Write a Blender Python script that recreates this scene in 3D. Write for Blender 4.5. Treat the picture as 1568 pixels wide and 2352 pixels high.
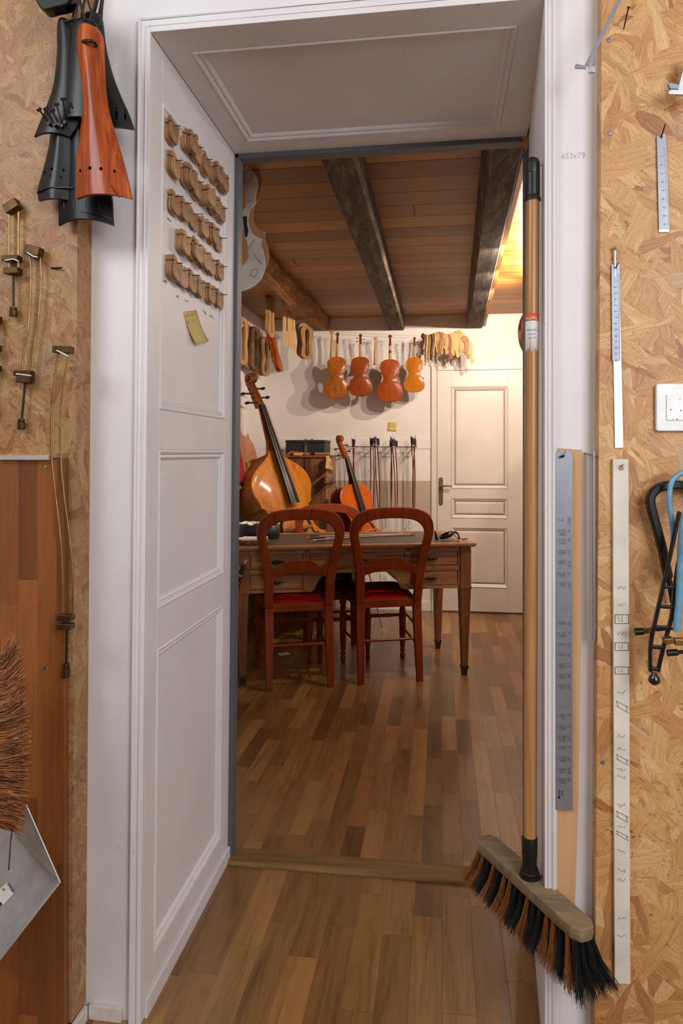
import bpy, bmesh, math, random
from math import sin, cos, pi, radians, sqrt, atan
from mathutils import Vector, Matrix
random.seed(7)
for o in list(bpy.data.objects):
    bpy.data.objects.remove(o)
SC = bpy.context.scene
COL = SC.collection

# ---------------------------------------------------------------- camera
F, CX, HY, CAMH = 1630.0, 784.0, 1040.0, 1.35      # focal length in pixels of the 1568x2352 frame, horizon row, lens height
PHI = atan(0.1417)
SN, CS = sin(PHI), cos(PHI)
cam = bpy.data.cameras.new('camera'); camo = bpy.data.objects.new('camera', cam); COL.objects.link(camo)
cam.sensor_fit = 'HORIZONTAL'; cam.sensor_width = 36.0; cam.lens = F / 1568 * 36
cam.shift_y = -(1176 - HY) / 1568.0
cam.clip_start = 0.05
camo.location = (0, 0, CAMH); camo.rotation_euler = (pi / 2, 0, PHI)
SC.camera = camo
# ---------------------------------------------------------------- world, lights, exposure
W = bpy.data.worlds.new('world'); SC.world = W; W.use_nodes = True
W.node_tree.nodes['Background'].inputs[0].default_value = (0.80, 0.86, 1.0, 1)
W.node_tree.nodes['Background'].inputs[1].default_value = 0.18
SC.view_settings.view_transform = 'Standard'; SC.view_settings.look = 'None'
SC.view_settings.gamma = 1.0; SC.view_settings.exposure = 0.0
SC.view_settings.use_curve_mapping = False
def light(name, kind, loc, power, color, size=0.1, size_y=None, target=None, spread=None):
    L = bpy.data.lights.new(name, kind); L.energy = power; L.color = color
    if kind == 'AREA':
        L.size = size
        if size_y: L.shape = 'RECTANGLE'; L.size_y = size_y
        if spread: L.spread = spread
    else: L.shadow_soft_size = size
    o = bpy.data.objects.new(name, L); o.location = loc; COL.objects.link(o)
    if target is not None:
        o.rotation_euler = (Vector(target) - Vector(loc)).to_track_quat('-Z', 'Y').to_euler()
    return o
WARM = (1.0, 0.83, 0.69)
light('workshop_window_light', 'AREA', (1.6, -1.1, 2.1), 66, (0.92, 0.95, 1.0), 1.3, 1.5, target=(-0.3, 2.0, 1.1))
light('workshop_ceiling_light', 'AREA', (-1.5, 0.0, 2.75), 30, (0.90, 0.94, 1.0), 1.0, 1.0, target=(0.0, 1.6, 1.6))
SPOTS = [(0.46, 3.70, 2.385), (0.52, 4.22, 2.385), (0.585, 4.72, 2.385)]
for i, p in enumerate(SPOTS):
    light('spot_bulb', 'POINT', p, 9, WARM, 0.014)
    sp_ = light('spot_beam', 'SPOT', p, 55, WARM, 0.012, target=(-0.95 + 0.1 * i, 6.1, 1.55)); sp_.data.spot_size = radians(128); sp_.data.spot_blend = 0.5
light('atelier_window_light', 'AREA', (1.55, 3.1, 1.3), 8, (0.72, 0.82, 1.0), 0.5, 0.9, target=(0.1, 2.9, 0.0))

# ---------------------------------------------------------------- pixel -> point helpers (used only to measure the photograph)
def ray(px):
    s = (px - CX) / F
    return (s * CS - SN, s * SN + CS)
def PD(px, py, d):
    r = ray(px); return Vector((r[0] * d, r[1] * d, CAMH + (HY - py) / F * d))
def PY(px, py, Y): return PD(px, py, Y / ray(px)[1])
def PX(px, py, X): return PD(px, py, X / ray(px)[0])
def PZ(px, py, Z): return PD(px, py, (Z - CAMH) * F / (HY - py))

# ---------------------------------------------------------------- mesh builder
WM = {}
def cat(pts, n=4, closed=False):
    """Catmull-Rom through 2D/3D points"""
    P = [Vector(p) for p in pts]; out = []
    m = len(P)
    rng = range(m if closed else m - 1)
    for i in rng:
        if closed: a, b, c, d = P[i - 1], P[i], P[(i + 1) % m], P[(i + 2) % m]
        else: a, b, c, d = P[max(i - 1, 0)], P[i], P[i + 1], P[min(i + 2, m - 1)]
        for k in range(n):
            t = k / n
            out.append(0.5 * ((2 * b) + (c - a) * t + (2 * a - 5 * b + 4 * c - d) * t * t + (3 * b - a - 3 * c + d) * t ** 3))
    if not closed: out.append(P[-1])
    return out
def frame(o, z, y):
    """matrix with local z along z, local y close to y"""
    z = Vector(z).normalized(); y = Vector(y); y = (y - z * y.dot(z)).normalized(); x = y.cross(z)
    M = Matrix((x, y, z)).transposed().to_4x4(); M.translation = Vector(o); return M
def T(x, y, z): return Matrix.Translation((x, y, z))
def RX(a): return Matrix.Rotation(a, 4, 'X')
def RY(a): return Matrix.Rotation(a, 4, 'Y')
def RZ(a): return Matrix.Rotation(a, 4, 'Z')
class MB:
    def __init__(s, M=None): s.v = []; s.f = []; s.s = []; s.M = M
    def add(s, vs, fs, smooth=False, M=None):
        b = len(s.v)
        for v in vs:
            v = Vector(v)
            if M is not None: v = M @ v
            if s.M is not None: v = s.M @ v
            s.v.append(v)
        for f in fs: s.f.append([b + i for i in f]); s.s.append(smooth)
        return s
    def bb(s, x0, x1, y0, y1, z0, z1, M=None):
        vs = [(x, y, z) for x in (x0, x1) for y in (y0, y1) for z in (z0, z1)]
        return s.add(vs, [(0, 1, 3, 2), (4, 6, 7, 5), (0, 4, 5, 1), (2, 3, 7, 6), (0, 2, 6, 4), (1, 5, 7, 3)], False, M)
    def box(s, c, d, M=None):
        return s.bb(c[0] - d[0] / 2, c[0] + d[0] / 2, c[1] - d[1] / 2, c[1] + d[1] / 2, c[2] - d[2] / 2, c[2] + d[2] / 2, M)
    def hexa(s, bottom, top):
        return s.add(list(bottom) + list(top), [(0, 3, 2, 1), (4, 5, 6, 7), (0, 1, 5, 4), (1, 2, 6, 5), (2, 3, 7, 6), (3, 0, 4, 7)])
    def tube(s, pts, r, n=8, caps=True, smooth=True, M=None, closed=False):
        P = [Vector(p) for p in pts]; m = len(P)
        R = r if isinstance(r, (list, tuple)) else [r] * m
        vs = []; up = None
        for i in range(m):
            if closed: t = (P[(i + 1) % m] - P[i - 1]).normalized()
            else: t = (P[min(i + 1, m - 1)] - P[max(i - 1, 0)]).normalized()
            if up is None:
                up = Vector((0, 0, 1)) if abs(t.z) < 0.9 else Vector((1, 0, 0))
            up = (up - t * up.dot(t)).normalized(); w = t.cross(up)
            for k in range(n):
                a = 2 * pi * (k + 0.5) / n
                vs.append(P[i] + (up * sin(a) + w * cos(a)) * R[i])
        fs = []
        for i in range(m if closed else m - 1):
            j = (i + 1) % m
            for k in range(n):
                l = (k + 1) % n
                fs.append((i * n + k, i * n + l, j * n + l, j * n + k))
        if caps and not closed: fs += [tuple(range(n))[::-1], tuple(range((m - 1) * n, m * n))]
        return s.add(vs, fs, smooth, M)
    def lathe(s, prof, n=16, M=None, smooth=True):
        vs = []
        for r, z in prof:
            for k in range(n):
                a = 2 * pi * k / n; vs.append((max(r, 1e-5) * cos(a), max(r, 1e-5) * sin(a), z))
        m = len(prof); fs = []
        for i in range(m - 1):
            for k in range(n):
                l = (k + 1) % n; fs.append((i * n + k, i * n + l, (i + 1) * n + l, (i + 1) * n + k))
        fs += [tuple(range(n))[::-1], tuple(range((m - 1) * n, m * n))]
        return s.add(vs, fs, smooth, M)
    def prism(s, out, t, M=None, y0=0.0, smooth=False):
        """outline in (x,z), extruded along y from y0 to y0+t"""
        n = len(out)
        vs = [(p[0], y0, p[1]) for p in out] + [(p[0], y0 + t, p[1]) for p in out]
        fs = [tuple(range(n)), tuple(range(n, 2 * n))[::-1]] + [(i, (i + 1) % n, n + (i + 1) % n, n + i) for i in range(n)]
        return s.add(vs, fs, smooth, M)
    def ring(s, a, b, t, M=None, y0=0.0, closed=True, yf=None, smooth=False):
        """band between outline a and outline b (same count), (x,z); thickness t along y"""
        n = len(a); yy = [(yf(p[1]) if yf else 0.0) for p in a]; yb = [(yf(p[1]) if yf else 0.0) for p in b]
        vs = [(p[0], y0 + q, p[1]) for p, q in zip(a, yy)] + [(p[0], y0 + q, p[1]) for p, q in zip(b, yb)] + \
             [(p[0], y0 + q + t, p[1]) for p, q in zip(a, yy)] + [(p[0], y0 + q + t, p[1]) for p, q in zip(b, yb)]
        fs = []
        for i in range(n if closed else n - 1):
            j = (i + 1) % n
            fs += [(i, j, n + j, n + i), (2 * n + i, 3 * n + i, 3 * n + j, 2 * n + j), (i, 2 * n + i, 2 * n + j, j), (n + i, n + j, 3 * n + j, 3 * n + i)]
        if not closed: fs += [(0, n, 3 * n, 2 * n), (n - 1, 3 * n - 1, 4 * n - 1, 2 * n - 1)]
        return s.add(vs, fs, smooth, M)
    def build(s, name, mat, parent=None, at=None, local=False, bevel=0, kind=None, auto=40, R=None):
        """verts are world coordinates unless local"""
        inv = None; own = Matrix.Identity(4)
        if parent is not None:
            own = WM[parent.name]
            if not local: inv = own.inverted()
        elif at is not None:
            own = T(*at) @ (R if R is not None else Matrix.Identity(4))
            if not local: inv = own.inverted()
        me = bpy.data.meshes.new(name)
        me.from_pydata([(inv @ v if inv is not None else v) for v in s.v], [], s.f)
        me.polygons.foreach_set('use_smooth', s.s)
        bm = bmesh.new(); bm.from_mesh(me)
        bmesh.ops.recalc_face_normals(bm, faces=bm.faces); bm.to_mesh(me); bm.free()
        if any(s.s): me.set_sharp_from_angle(angle=radians(auto))
        me.materials.append(mat)
        o = bpy.data.objects.new(name, me); COL.objects.link(o)
        if parent is not None: o.parent = parent
        elif at is not None: o.matrix_world = own; o.matrix_basis = own
        WM[o.name] = own.copy()
        if bevel:
            b = o.modifiers.new('bevel', 'BEVEL'); b.width = bevel; b.segments = 2; b.limit_method = 'ANGLE'; b.angle_limit = radians(40)
        if kind: o['kind'] = kind
        return o
def tag(o, label=None, catg=None, group=None, kind=None):
    if label: o['label'] = label
    if catg: o['category'] = catg
    if group: o['group'] = group
    if kind: o['kind'] = kind
    return o
def thing(name, label, catg, loc=(0, 0, 0), rz=0.0, group=None, M=None):
    o = bpy.data.objects.new(name, None); COL.objects.link(o); o.empty_display_size = 0.05
    if M is None: M = T(*loc) @ RZ(rz)
    o.matrix_basis = M; WM[o.name] = M.copy()
    return tag(o, label, catg, group)
def part_of(o, label): o['label'] = label; return o
def copytree(o, M, label=None, catg=None, group=None):
    def rec(a, par):
        c = a.copy(); COL.objects.link(c)
        if par is not None: c.parent = par
        for ch in CH.get(a.name, []): rec(ch, c)
        return c
    CH = {}
    for q in bpy.data.objects:
        if q.parent is not None: CH.setdefault(q.parent.name, []).append(q)
    r = rec(o, None); r.matrix_basis = M; WM[r.name] = M.copy()
    return tag(r, label, catg, group)
def textmesh(body, size, mat, M, name, parent=None, bend=None, ext=0.0002, world=True, align='CENTER', at=None):
    cu = bpy.data.curves.new('t', 'FONT'); cu.body = body; cu.size = size; cu.align_x = align; cu.align_y = 'CENTER'; cu.extrude = ext
    ob = bpy.data.objects.new('t', cu); COL.objects.link(ob)
    bpy.context.view_layer.update()
    me = bpy.data.meshes.new_from_object(ob.evaluated_get(bpy.context.evaluated_depsgraph_get()))
    mb = MB()
    vs = []
    for v in me.vertices:
        x, y, z = v.co
        if bend: a = x / bend; vs.append(M @ Vector((bend * sin(a), -(bend + z) * cos(a) , y)))
        else: vs.append(M @ Vector((x, -z, y)))
    fs = [list(p.vertices) for p in me.polygons]
    bpy.data.objects.remove(ob); bpy.data.curves.remove(cu); bpy.data.meshes.remove(me)
    mb.add(vs, fs)
    return mb.build(name, mat, parent, at=at)

# ---------------------------------------------------------------- materials
def lin(c):
    return tuple(((x / 255) / 12.92 if x <= 10 else (((x / 255) + 0.055) / 1.055) ** 2.4) for x in c) + (1,)
def newmat(name):
    m = bpy.data.materials.new(name); m.use_nodes = True
    nt = m.node_tree; return m, nt, nt.nodes['Principled BSDF']
class NT:
    def __init__(s, nt): s.nt = nt
    def n(s, typ, **kw):
        nd = s.nt.nodes.new(typ)
        ins = kw.pop('i', {})
        for k, v in kw.items(): setattr(nd, k, v)
        for k, v in ins.items():
            sock = nd.inputs[k]
            if isinstance(v, bpy.types.NodeSocket): s.nt.links.new(v, sock)
            else: sock.default_value = v
        return nd
    def math(s, op, a, b=None, c=None, clamp=False):
        i = {0: a}
        if b is not None: i[1] = b
        if c is not None: i[2] = c
        return s.n('ShaderNodeMath', operation=op, use_clamp=clamp, i=i).outputs[0]
    def mix(s, f, a, b, mode='MIX'):
        nd = s.nt.nodes.new('ShaderNodeMix'); nd.data_type = 'RGBA'; nd.blend_type = mode
        for k, v in ((0, f), (6, a), (7, b)):
            if isinstance(v, bpy.types.NodeSocket): s.nt.links.new(v, nd.inputs[k])
            else: nd.inputs[k].default_value = v
        return nd.outputs[2]
    def ramp(s, f, stops, interp='LINEAR'):
        nd = s.n('ShaderNodeValToRGB', i={0: f}); cr = nd.color_ramp; cr.interpolation = interp
        while len(cr.elements) < len(stops): cr.elements.new(0.5)
        for e, (p, c) in zip(cr.elements, stops): e.position = p; e.color = c
        return nd.outputs[0]
    def obj(s): return s.n('ShaderNodeTexCoord').outputs['Object']
    def mapping(s, v, scale=(1, 1, 1), rot=(0, 0, 0), loc=(0, 0, 0)):
        return s.n('ShaderNodeMapping', i={'Vector': v, 'Scale': scale, 'Rotation': rot, 'Location': loc}).outputs[0]
    def noise(s, v, scale=5, detail=3, rough=0.5, dist=0.0, dim='3D'):
        return s.n('ShaderNodeTexNoise', noise_dimensions=dim, i={'Vector': v, 'Scale': scale, 'Detail': detail, 'Roughness': rough, 'Distortion': dist})
    def bump(s, h, strength=0.3, dist=0.002):
        return s.n('ShaderNodeBump', i={'Height': h, 'Strength': strength, 'Distance': dist}).outputs[0]
    def link(s, a, b): s.nt.links.new(a, b)
def plain(name, c, rough=0.5, metal=0.0, var=0.06, scale=30, bump=0.0, coat=0.0, spec=0.5):
    m, nt, b = newmat(name); k = NT(nt)
    c1 = lin(c); o = k.obj()
    nz = k.noise(o, scale, 4, 0.6).outputs[0]
    dark = tuple(x * (1 - var * 2) for x in c1[:3]) + (1,); lite = tuple(min(1, x * (1 + var)) for x in c1[:3]) + (1,)
    k.link(k.ramp(nz, [(0.3, dark), (0.7, lite)]), b.inputs['Base Color'])
    b.inputs['Roughness'].default_value = rough; b.inputs['Metallic'].default_value = metal
    b.inputs['Coat Weight'].default_value = coat; b.inputs['Coat Roughness'].default_value = 0.15
    b.inputs['Specular IOR Level'].default_value = spec
    if bump: k.link(k.bump(nz, bump), b.inputs['Normal'])
    return m
def wood(name, c1, c2, scale=12, stretch=(1, 1, 0.08), rough=0.45, coat=0.0, c3=None, bump=0.08, flame=0.0):
    """grain runs along local z by default"""
    m, nt, b = newmat(name); k = NT(nt); o = k.obj()
    v = k.mapping(o, stretch)
    n1 = k.noise(v, scale, 5, 0.62, 1.2).outputs[0]
    n2 = k.noise(k.mapping(o, tuple(x * 6 for x in stretch)), scale, 3, 0.6).outputs[0]
    f = k.math('ADD', k.math('MULTIPLY', n1, 0.72), k.math('MULTIPLY', n2, 0.28))
    st = [(0.33, lin(c1)), (0.66, lin(c2))]
    if c3: st = [(0.30, lin(c1)), (0.5, lin(c2)), (0.68, lin(c3))]
    col = k.ramp(f, st)
    if flame:
        w = k.n('ShaderNodeTexWave', wave_type='BANDS', bands_direction='Z', i={'Vector': o, 'Scale': flame, 'Distortion': 2.5, 'Detail': 2.0, 'Detail Scale': 1.0}).outputs[1]
        col = k.mix(k.math('MULTIPLY', w, 0.35), col, (0.12, 0.02, 0.004, 1), 'MIX')
    k.link(col, b.inputs['Base Color'])
    b.inputs['Roughness'].default_value = rough
    b.inputs['Coat Weight'].default_value = coat; b.inputs['Coat Roughness'].default_value = 0.12
    b.inputs['Specular IOR Level'].default_value = 0.22 if coat else 0.4
    if bump: k.link(k.bump(f, bump, 0.002), b.inputs['Normal'])
    return m
def planks(name, w, L, across, along, cols, gap=0.004, gapc=(30, 15, 6), rough=0.35, gaps=1.0, grain=1.0, coat=0.0, stain=0.0):
    """boards: width w on axis 'across', length L on axis 'along'"""
    m, nt, b = newmat(name); k = NT(nt); o = k.obj()
    sp = k.n('ShaderNodeSeparateXYZ', i={0: o})
    wob = k.noise(o, 1.3, 2).outputs[0]
    u = k.math('DIVIDE', sp.outputs[across], w); row = k.math('FLOOR', u)
    off = k.n('ShaderNodeTexWhiteNoise', noise_dimensions='1D', i={'W': row}).outputs[0]
    v = k.math('ADD', k.math('DIVIDE', sp.outputs[along], L), k.math('MULTIPLY', off, 9.0)); c = k.math('FLOOR', v)
    idv = k.n('ShaderNodeCombineXYZ', i={0: row, 1: c}).outputs[0]
    wn = k.n('ShaderNodeTexWhiteNoise', noise_dimensions='2D', i={'Vector': idv})
    rnd = wn.outputs[0]
    st = {0: 1.0, 1: 1.0, 2: 1.0}; st[along] = 0.06
    gv = k.n('ShaderNodeVectorMath', operation='ADD', i={0: k.mapping(o, (st[0], st[1], st[2])), 1: k.n('ShaderNodeVectorMath', operation='SCALE', i={0: wn.outputs[1], 'Scale': 5.0}).outputs[0]}).outputs[0]
    g1 = k.noise(gv, 22, 5, 0.65, 1.0).outputs[0]
    g2 = k.noise(gv, 160, 2, 0.6).outputs[0]
    g = k.math('ADD', k.math('MULTIPLY', g1, 0.7), k.math('MULTIPLY', g2, 0.3))
    base = k.ramp(rnd, cols)
    shade = k.ramp(g, [(0.28, (1 - 0.62 * grain,) * 3 + (1,)), (0.52, (0.92, 0.92, 0.92, 1)), (0.75, (1.18, 1.15, 1.1, 1))])
    col = k.mix(1.0, base, shade, 'MULTIPLY')
    fu = k.math('FRACT', u); fv = k.math('FRACT', v)
    eu = k.math('MINIMUM', fu, k.math('SUBTRACT', 1.0, fu)); ev = k.math('MINIMUM', fv, k.math('SUBTRACT', 1.0, fv))
    gm = k.math('MINIMUM', k.math('MULTIPLY', eu, w), k.math('MULTIPLY', ev, L))
    mask = k.math('SUBTRACT', 1.0, k.math('DIVIDE', gm, gap / 2, clamp=True), clamp=True)
    if stain:
        sm = k.math('MULTIPLY', k.math('SUBTRACT', k.noise(o, 9, 5, 0.7).outputs[0], 0.60, clamp=True), 6.0, clamp=True)
        col = k.mix(k.math('MULTIPLY', sm, stain), col, lin((40, 26, 18)), 'MIX')
    col = k.mix(k.math('MULTIPLY', mask, gaps), col, lin(gapc), 'MIX')
    k.link(col, b.inputs['Base Color'])
    k.link(k.math('ADD', rough, k.math('MULTIPLY', k.math('SUBTRACT', g1, 0.5), 0.35)), b.inputs['Roughness'])
    b.inputs['Coat Weight'].default_value = coat; b.inputs['Coat Roughness'].default_value = 0.25
    h = k.math('SUBTRACT', k.math('MULTIPLY', g, 0.25), k.math('MULTIPLY', mask, 1.0))
    k.link(k.bump(h, 0.35, 0.002), b.inputs['Normal'])
    return m
def osb(name, tone=1.0, seed=0.0, red=0.0, fs=1.0, spk=0.60):
    m, nt, b = newmat(name); k = NT(nt); o = k.obj()
    sp = k.n('ShaderNodeSeparateXYZ', i={0: o})
    p = k.n('ShaderNodeCombineXYZ', i={0: k.math('ADD', sp.outputs[0], sp.outputs[1]), 1: sp.outputs[2], 2: seed}).outputs[0]
    wv = k.noise(p, 14, 2, 0.5)
    pd = k.n('ShaderNodeVectorMath', operation='ADD', i={0: p, 1: k.n('ShaderNodeVectorMath', operation='SCALE', i={0: wv.outputs[1], 'Scale': 0.022}).outputs[0]}).outputs[0]
    best = None; bcol = None; bgr = None
    for j, (ang, sx, sy) in enumerate([(0.5, 30, 7), (-0.9, 26, 8), (1.35, 32, 6), (-0.25, 46, 10), (2.2, 60, 18), (0.15, 24, 6)]):
        sx *= fs; sy *= fs
        q0 = k.mapping(pd, (1, 1, 1), (0, 0, ang))
        q = k.mapping(q0, (sx, sy, 0.0), (0, 0, 0), (j * 3.7, j * 1.9 + seed, 0))
        vo = k.n('ShaderNodeTexVoronoi', voronoi_dimensions='2D', feature='F1', distance='CHEBYCHEV', i={'Vector': q, 'Scale': 1.0, 'Randomness': 1.0})
        sc = k.n('ShaderNodeSeparateColor', i={0: vo.outputs['Color']})
        h = sc.outputs[0]; tint = sc.outputs[1]
        gr = k.noise(k.mapping(q0, (260, 14, 1), (0, 0, 0), (j, 0, 0)), 1.0, 3, 0.6, dim='2D').outputs[0]
        if best is None: best, bcol, bgr = h, tint, gr
        else:
            g = k.math('GREATER_THAN', h, best)
            bcol = k.math('ADD', k.math('MULTIPLY', g, tint), k.math('MULTIPLY', k.math('SUBTRACT', 1.0, g), bcol))
            bgr = k.math('ADD', k.math('MULTIPLY', g, gr), k.math('MULTIPLY', k.math('SUBTRACT', 1.0, g), bgr))
            best = k.math('MAXIMUM', best, h)
    def tc(c): return lin(tuple(min(255, x * tone) for x in c))
    r = red
    col = k.ramp(bcol, [(0.0, tc((172, 112, 66))), (0.10, tc((200, 142, 86))), (0.45, tc((212, 158, 98))), (0.78, tc((222, 172, 112))), (0.95, tc((230, 188, 132))), (1.0, tc((186, 146, 106)))])
    col = k.mix(1.0, col, k.ramp(bgr, [(0.3, (0.78, 0.72, 0.64, 1)), (0.5, (0.95, 0.95, 0.95, 1)), (0.72, (1.12, 1.12, 1.12, 1))]), 'MULTIPLY')
    sp1 = k.math('MULTIPLY', k.math('SUBTRACT', k.noise(pd, 85, 4, 0.7, 2.0).outputs[0], spk, clamp=True), 12.0, clamp=True)
    col = k.mix(k.math('MULTIPLY', sp1, 0.75), col, tc((110, 66, 36)), 'MIX')
    big = k.noise(p, 3.0, 2).outputs[0]
    col = k.mix(k.math('MULTIPLY', k.math('SUBTRACT', big, 0.35, clamp=True), 0.9, clamp=True), col, tc((190, 122, 66)), 'MIX') if red else col
    k.link(col, b.inputs['Base Color']); b.inputs['Roughness'].default_value = 0.5
    k.link(k.bump(k.math('ADD', k.math('MULTIPLY', best, 0.8), k.math('MULTIPLY', bgr, 0.4)), 0.35, 0.002), b.inputs['Normal'])
    return m
def paint(name, c, rough=0.45, speck=0.5, bump=0.25, ns=6):
    m, nt, b = newmat(name); k = NT(nt); o = k.obj()
    n1 = k.noise(o, 3, 4, 0.6).outputs[0]; n2 = k.noise(k.mapping(o, (40, 40, 5)), 2, 3).outputs[0]
    base = lin(c); d = tuple(x * 0.9 for x in base[:3]) + (1,)
    col = k.ramp(n1, [(0.3, d), (0.65, base)])
    s = k.math('MULTIPLY', k.math('SUBTRACT', k.noise(o, 70, 2, 0.5).outputs[0], 0.735, clamp=True), 14, clamp=True)
    col = k.mix(k.math('MULTIPLY', s, speck), col, lin((120, 90, 75)), 'MIX')
    k.link(col, b.inputs['Base Color']); b.inputs['Roughness'].default_value = rough
    k.link(k.bump(k.math('ADD', n1, k.math('MULTIPLY', n2, 0.3)), bump, 0.003), b.inputs['Normal'])
    return m
MT = {}
MT['white'] = paint('white_gloss_paint', (226, 221, 220))
MT['whitewall'] = paint('white_wall_paint', (228, 222, 216), 0.7, 0.15, 0.3)
MT['doorpaint'] = paint('cream_door_paint', (216, 206, 194), 0.4, 0.05, 0.1)
MT['dado'] = paint('greige_dado_paint', (186, 168, 148), 0.6, 0.1, 0.3)
MT['bluegrey'] = paint('blue_grey_paint', (88, 94, 99), 0.45, 0.2, 0.2)
MT['osb'] = osb('oriented_strand_board', 0.78, 0.0, red=1, fs=1.75, spk=0.56)
MT['osb2'] = osb('oriented_strand_board_light', 0.94, 5.0, red=0, fs=1.1, spk=0.585)
MT['osbedge'] = wood('strand_board_edge', (150, 104, 62), (206, 158, 104), 30, (1, 1, 0.15), 0.6)
OAK = [(0.0, lin((110, 74, 36))), (0.3, lin((138, 96, 48))), (0.6, lin((152, 108, 57))), (0.85, lin((170, 125, 72))), (1.0, lin((118, 81, 40)))]
MT['floor'] = planks('oak_strip_parquet', 0.068, 0.42, 0, 1, OAK, 0.0018, (50, 28, 14), 0.33, 0.7, 1.0, 0.25, 0.25)
MT['floor2'] = planks('oak_strip_parquet_wide', 0.082, 0.46, 0, 1, OAK, 0.0018, (50, 28, 14), 0.33, 0.7, 1.0, 0.25, 0.3)
CE = [(0.0, lin((118, 74, 24))), (0.35, lin((168, 112, 40))), (0.7, lin((196, 138, 56))), (1.0, lin((134, 86, 30)))]
MT['ceil'] = planks('pine_ceiling_boards', 0.168, 6.0, 1, 0, CE, 0.016, (14, 7, 3), 0.5, 1.0, 0.7)
MT['beam'] = wood('dark_aged_oak_beam', (34, 28, 23), (92, 80, 66), 11, (1.6, 0.3, 1.6), 0.95, 0, (140, 122, 98), 0.4)
MT['log'] = wood('rough_brown_log', (70, 42, 20), (146, 98, 54), 8, (1.6, 0.4, 1.6), 0.8, 0, (190, 140, 84), 0.5)
MT['batten'] = wood('new_oak_batten', (170, 108, 44), (222, 158, 80), 14, (1, 0.1, 1), 0.5)
MT['board'] = planks('varnished_laminated_board', 0.047, 0.5, 0, 2, [(0, lin((116, 64, 28))), (0.5, lin((142, 82, 37))), (0.9, lin((160, 96, 44))), (1, lin((188, 122, 58)))], 0.0008, (90, 44, 18), 0.32, 0.5, 0.75, 0.4, 0.1)
MT['maple'] = wood('raw_maple', (150, 106, 70), (192, 148, 106), 40, (1, 1, 0.3), 0.55)
MT['maple2'] = wood('raw_maple_dark', (128, 88, 56), (172, 130, 90), 40, (1, 1, 0.3), 0.55)
MT['mouldp'] = wood('tan_mould_wood', (140, 98, 56), (184, 140, 90), 30, (1, 1, 0.1), 0.6)
MT['ply'] = wood('plywood_layers', (104, 72, 42), (176, 132, 84), 60, (1.0, 1.0, 0.15), 0.6)
MT['plydark'] = wood('dark_plywood', (64, 44, 28), (150, 112, 72), 40, (1, 1, 0.2), 0.6)
MT['mdf'] = wood('fibreboard', (188, 142, 98), (208, 164, 118), 8, (1, 1, 0.1), 0.6)
MT['pale'] = wood('pale_spruce', (196, 156, 100), (226, 190, 134), 30, (1, 1, 0.08), 0.5)
MT['rosewood'] = wood('orange_rosewood', (92, 32, 5), (156, 66, 14), 44, (1, 1, 0.07), 0.38, 0.25, (200, 100, 34), 0.05)
MT['ebony'] = plain('ebony', (9, 8, 8), 0.4, 0, 0.3, 20, coat=0.1, spec=0.2)
MT['ebonym'] = plain('dull_ebony', (13, 12, 12), 0.42, 0, 0.3, 20)
MT['cherry'] = wood('cherry_stained_chair', (92, 29, 4), (128, 48, 9), 16, (1, 1, 0.08), 0.38, 0.08, (142, 60, 15), 0.03)
MT['desk'] = wood('walnut_desk', (104, 64, 34), (158, 108, 66), 10, (0.1, 1, 1), 0.38, 0.25, (178, 128, 82), 0.05)
MT['deskleg'] = wood('walnut_desk_leg', (104, 60, 30), (150, 96, 54), 12, (1, 1, 0.1), 0.38, 0.25)
MT['leather'] = plain('desk_leather', (74, 62, 52), 0.45, 0, 0.15, 12)
MT['velvet'] = plain('red_velvet', (128, 4, 3), 0.9, 0, 0.15, 40, spec=0.15)
MT['spruce'] = wood('bass_varnish', (146, 80, 12), (184, 110, 22), 20, (1, 1, 0.05), 0.46, 0.12, (198, 126, 34), 0.02)
MT['bassrib'] = wood('bass_rib_varnish', (122, 64, 18), (164, 94, 34), 14, (1, 1, 0.4), 0.3, 0.3)
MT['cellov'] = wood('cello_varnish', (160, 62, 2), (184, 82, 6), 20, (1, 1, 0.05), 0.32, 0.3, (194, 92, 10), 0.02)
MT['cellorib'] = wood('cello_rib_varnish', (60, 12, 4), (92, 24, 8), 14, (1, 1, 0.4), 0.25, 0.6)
MT['v1'] = wood('brown_violin_varnish', (104, 52, 10), (150, 84, 24), 12, (1, 1, 0.5), 0.32, 0.25, (178, 106, 38), 0.02)
MT['v2'] = wood('flamed_red_violin_varnish', (118, 46, 6), (150, 70, 14), 14, (1, 1, 0.5), 0.36, 0.12, flame=16)
MT['v3'] = wood('red_orange_violin_varnish', (128, 50, 5), (160, 74, 12), 10, (1, 1, 0.5), 0.36, 0.12)
MT['v4'] = wood('golden_violin_varnish', (160, 90, 14), (190, 116, 28), 10, (1, 1, 0.5), 0.3, 0.25)
MT['scroll'] = wood('dark_scroll_varnish', (70, 34, 14), (120, 66, 26), 20, (1, 1, 0.5), 0.3, 0.5)
MT['neckw'] = wood('polished_neck', (170, 116, 60), (204, 156, 98), 20, (1, 1, 0.1), 0.35, 0.3)
MT['cab'] = planks('old_cabinet_boards', 0.07, 3.0, 0, 2, [(0, lin((98, 60, 34))), (0.5, lin((128, 84, 50))), (1, lin((150, 102, 64)))], 0.002, (40, 22, 12), 0.5, 0.6, 1.0)
MT['cabside'] = wood('light_cabinet_side', (134, 88, 50), (182, 132, 84), 12, (1, 1, 0.1), 0.5)
MT['printsteel'] = plain('printed_steel', (152, 154, 164), 0.38, 0.65, 0.05, 60)
MT['steel'] = plain('brushed_steel', (196, 198, 204), 0.28, 1.0, 0.05, 60)
MT['steelm'] = plain('satin_steel', (140, 143, 152), 0.45, 0.8, 0.06, 60)
MT['whitesteel'] = plain('pale_satin_steel', (222, 224, 228), 0.4, 0.35, 0.03, 60)
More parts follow.
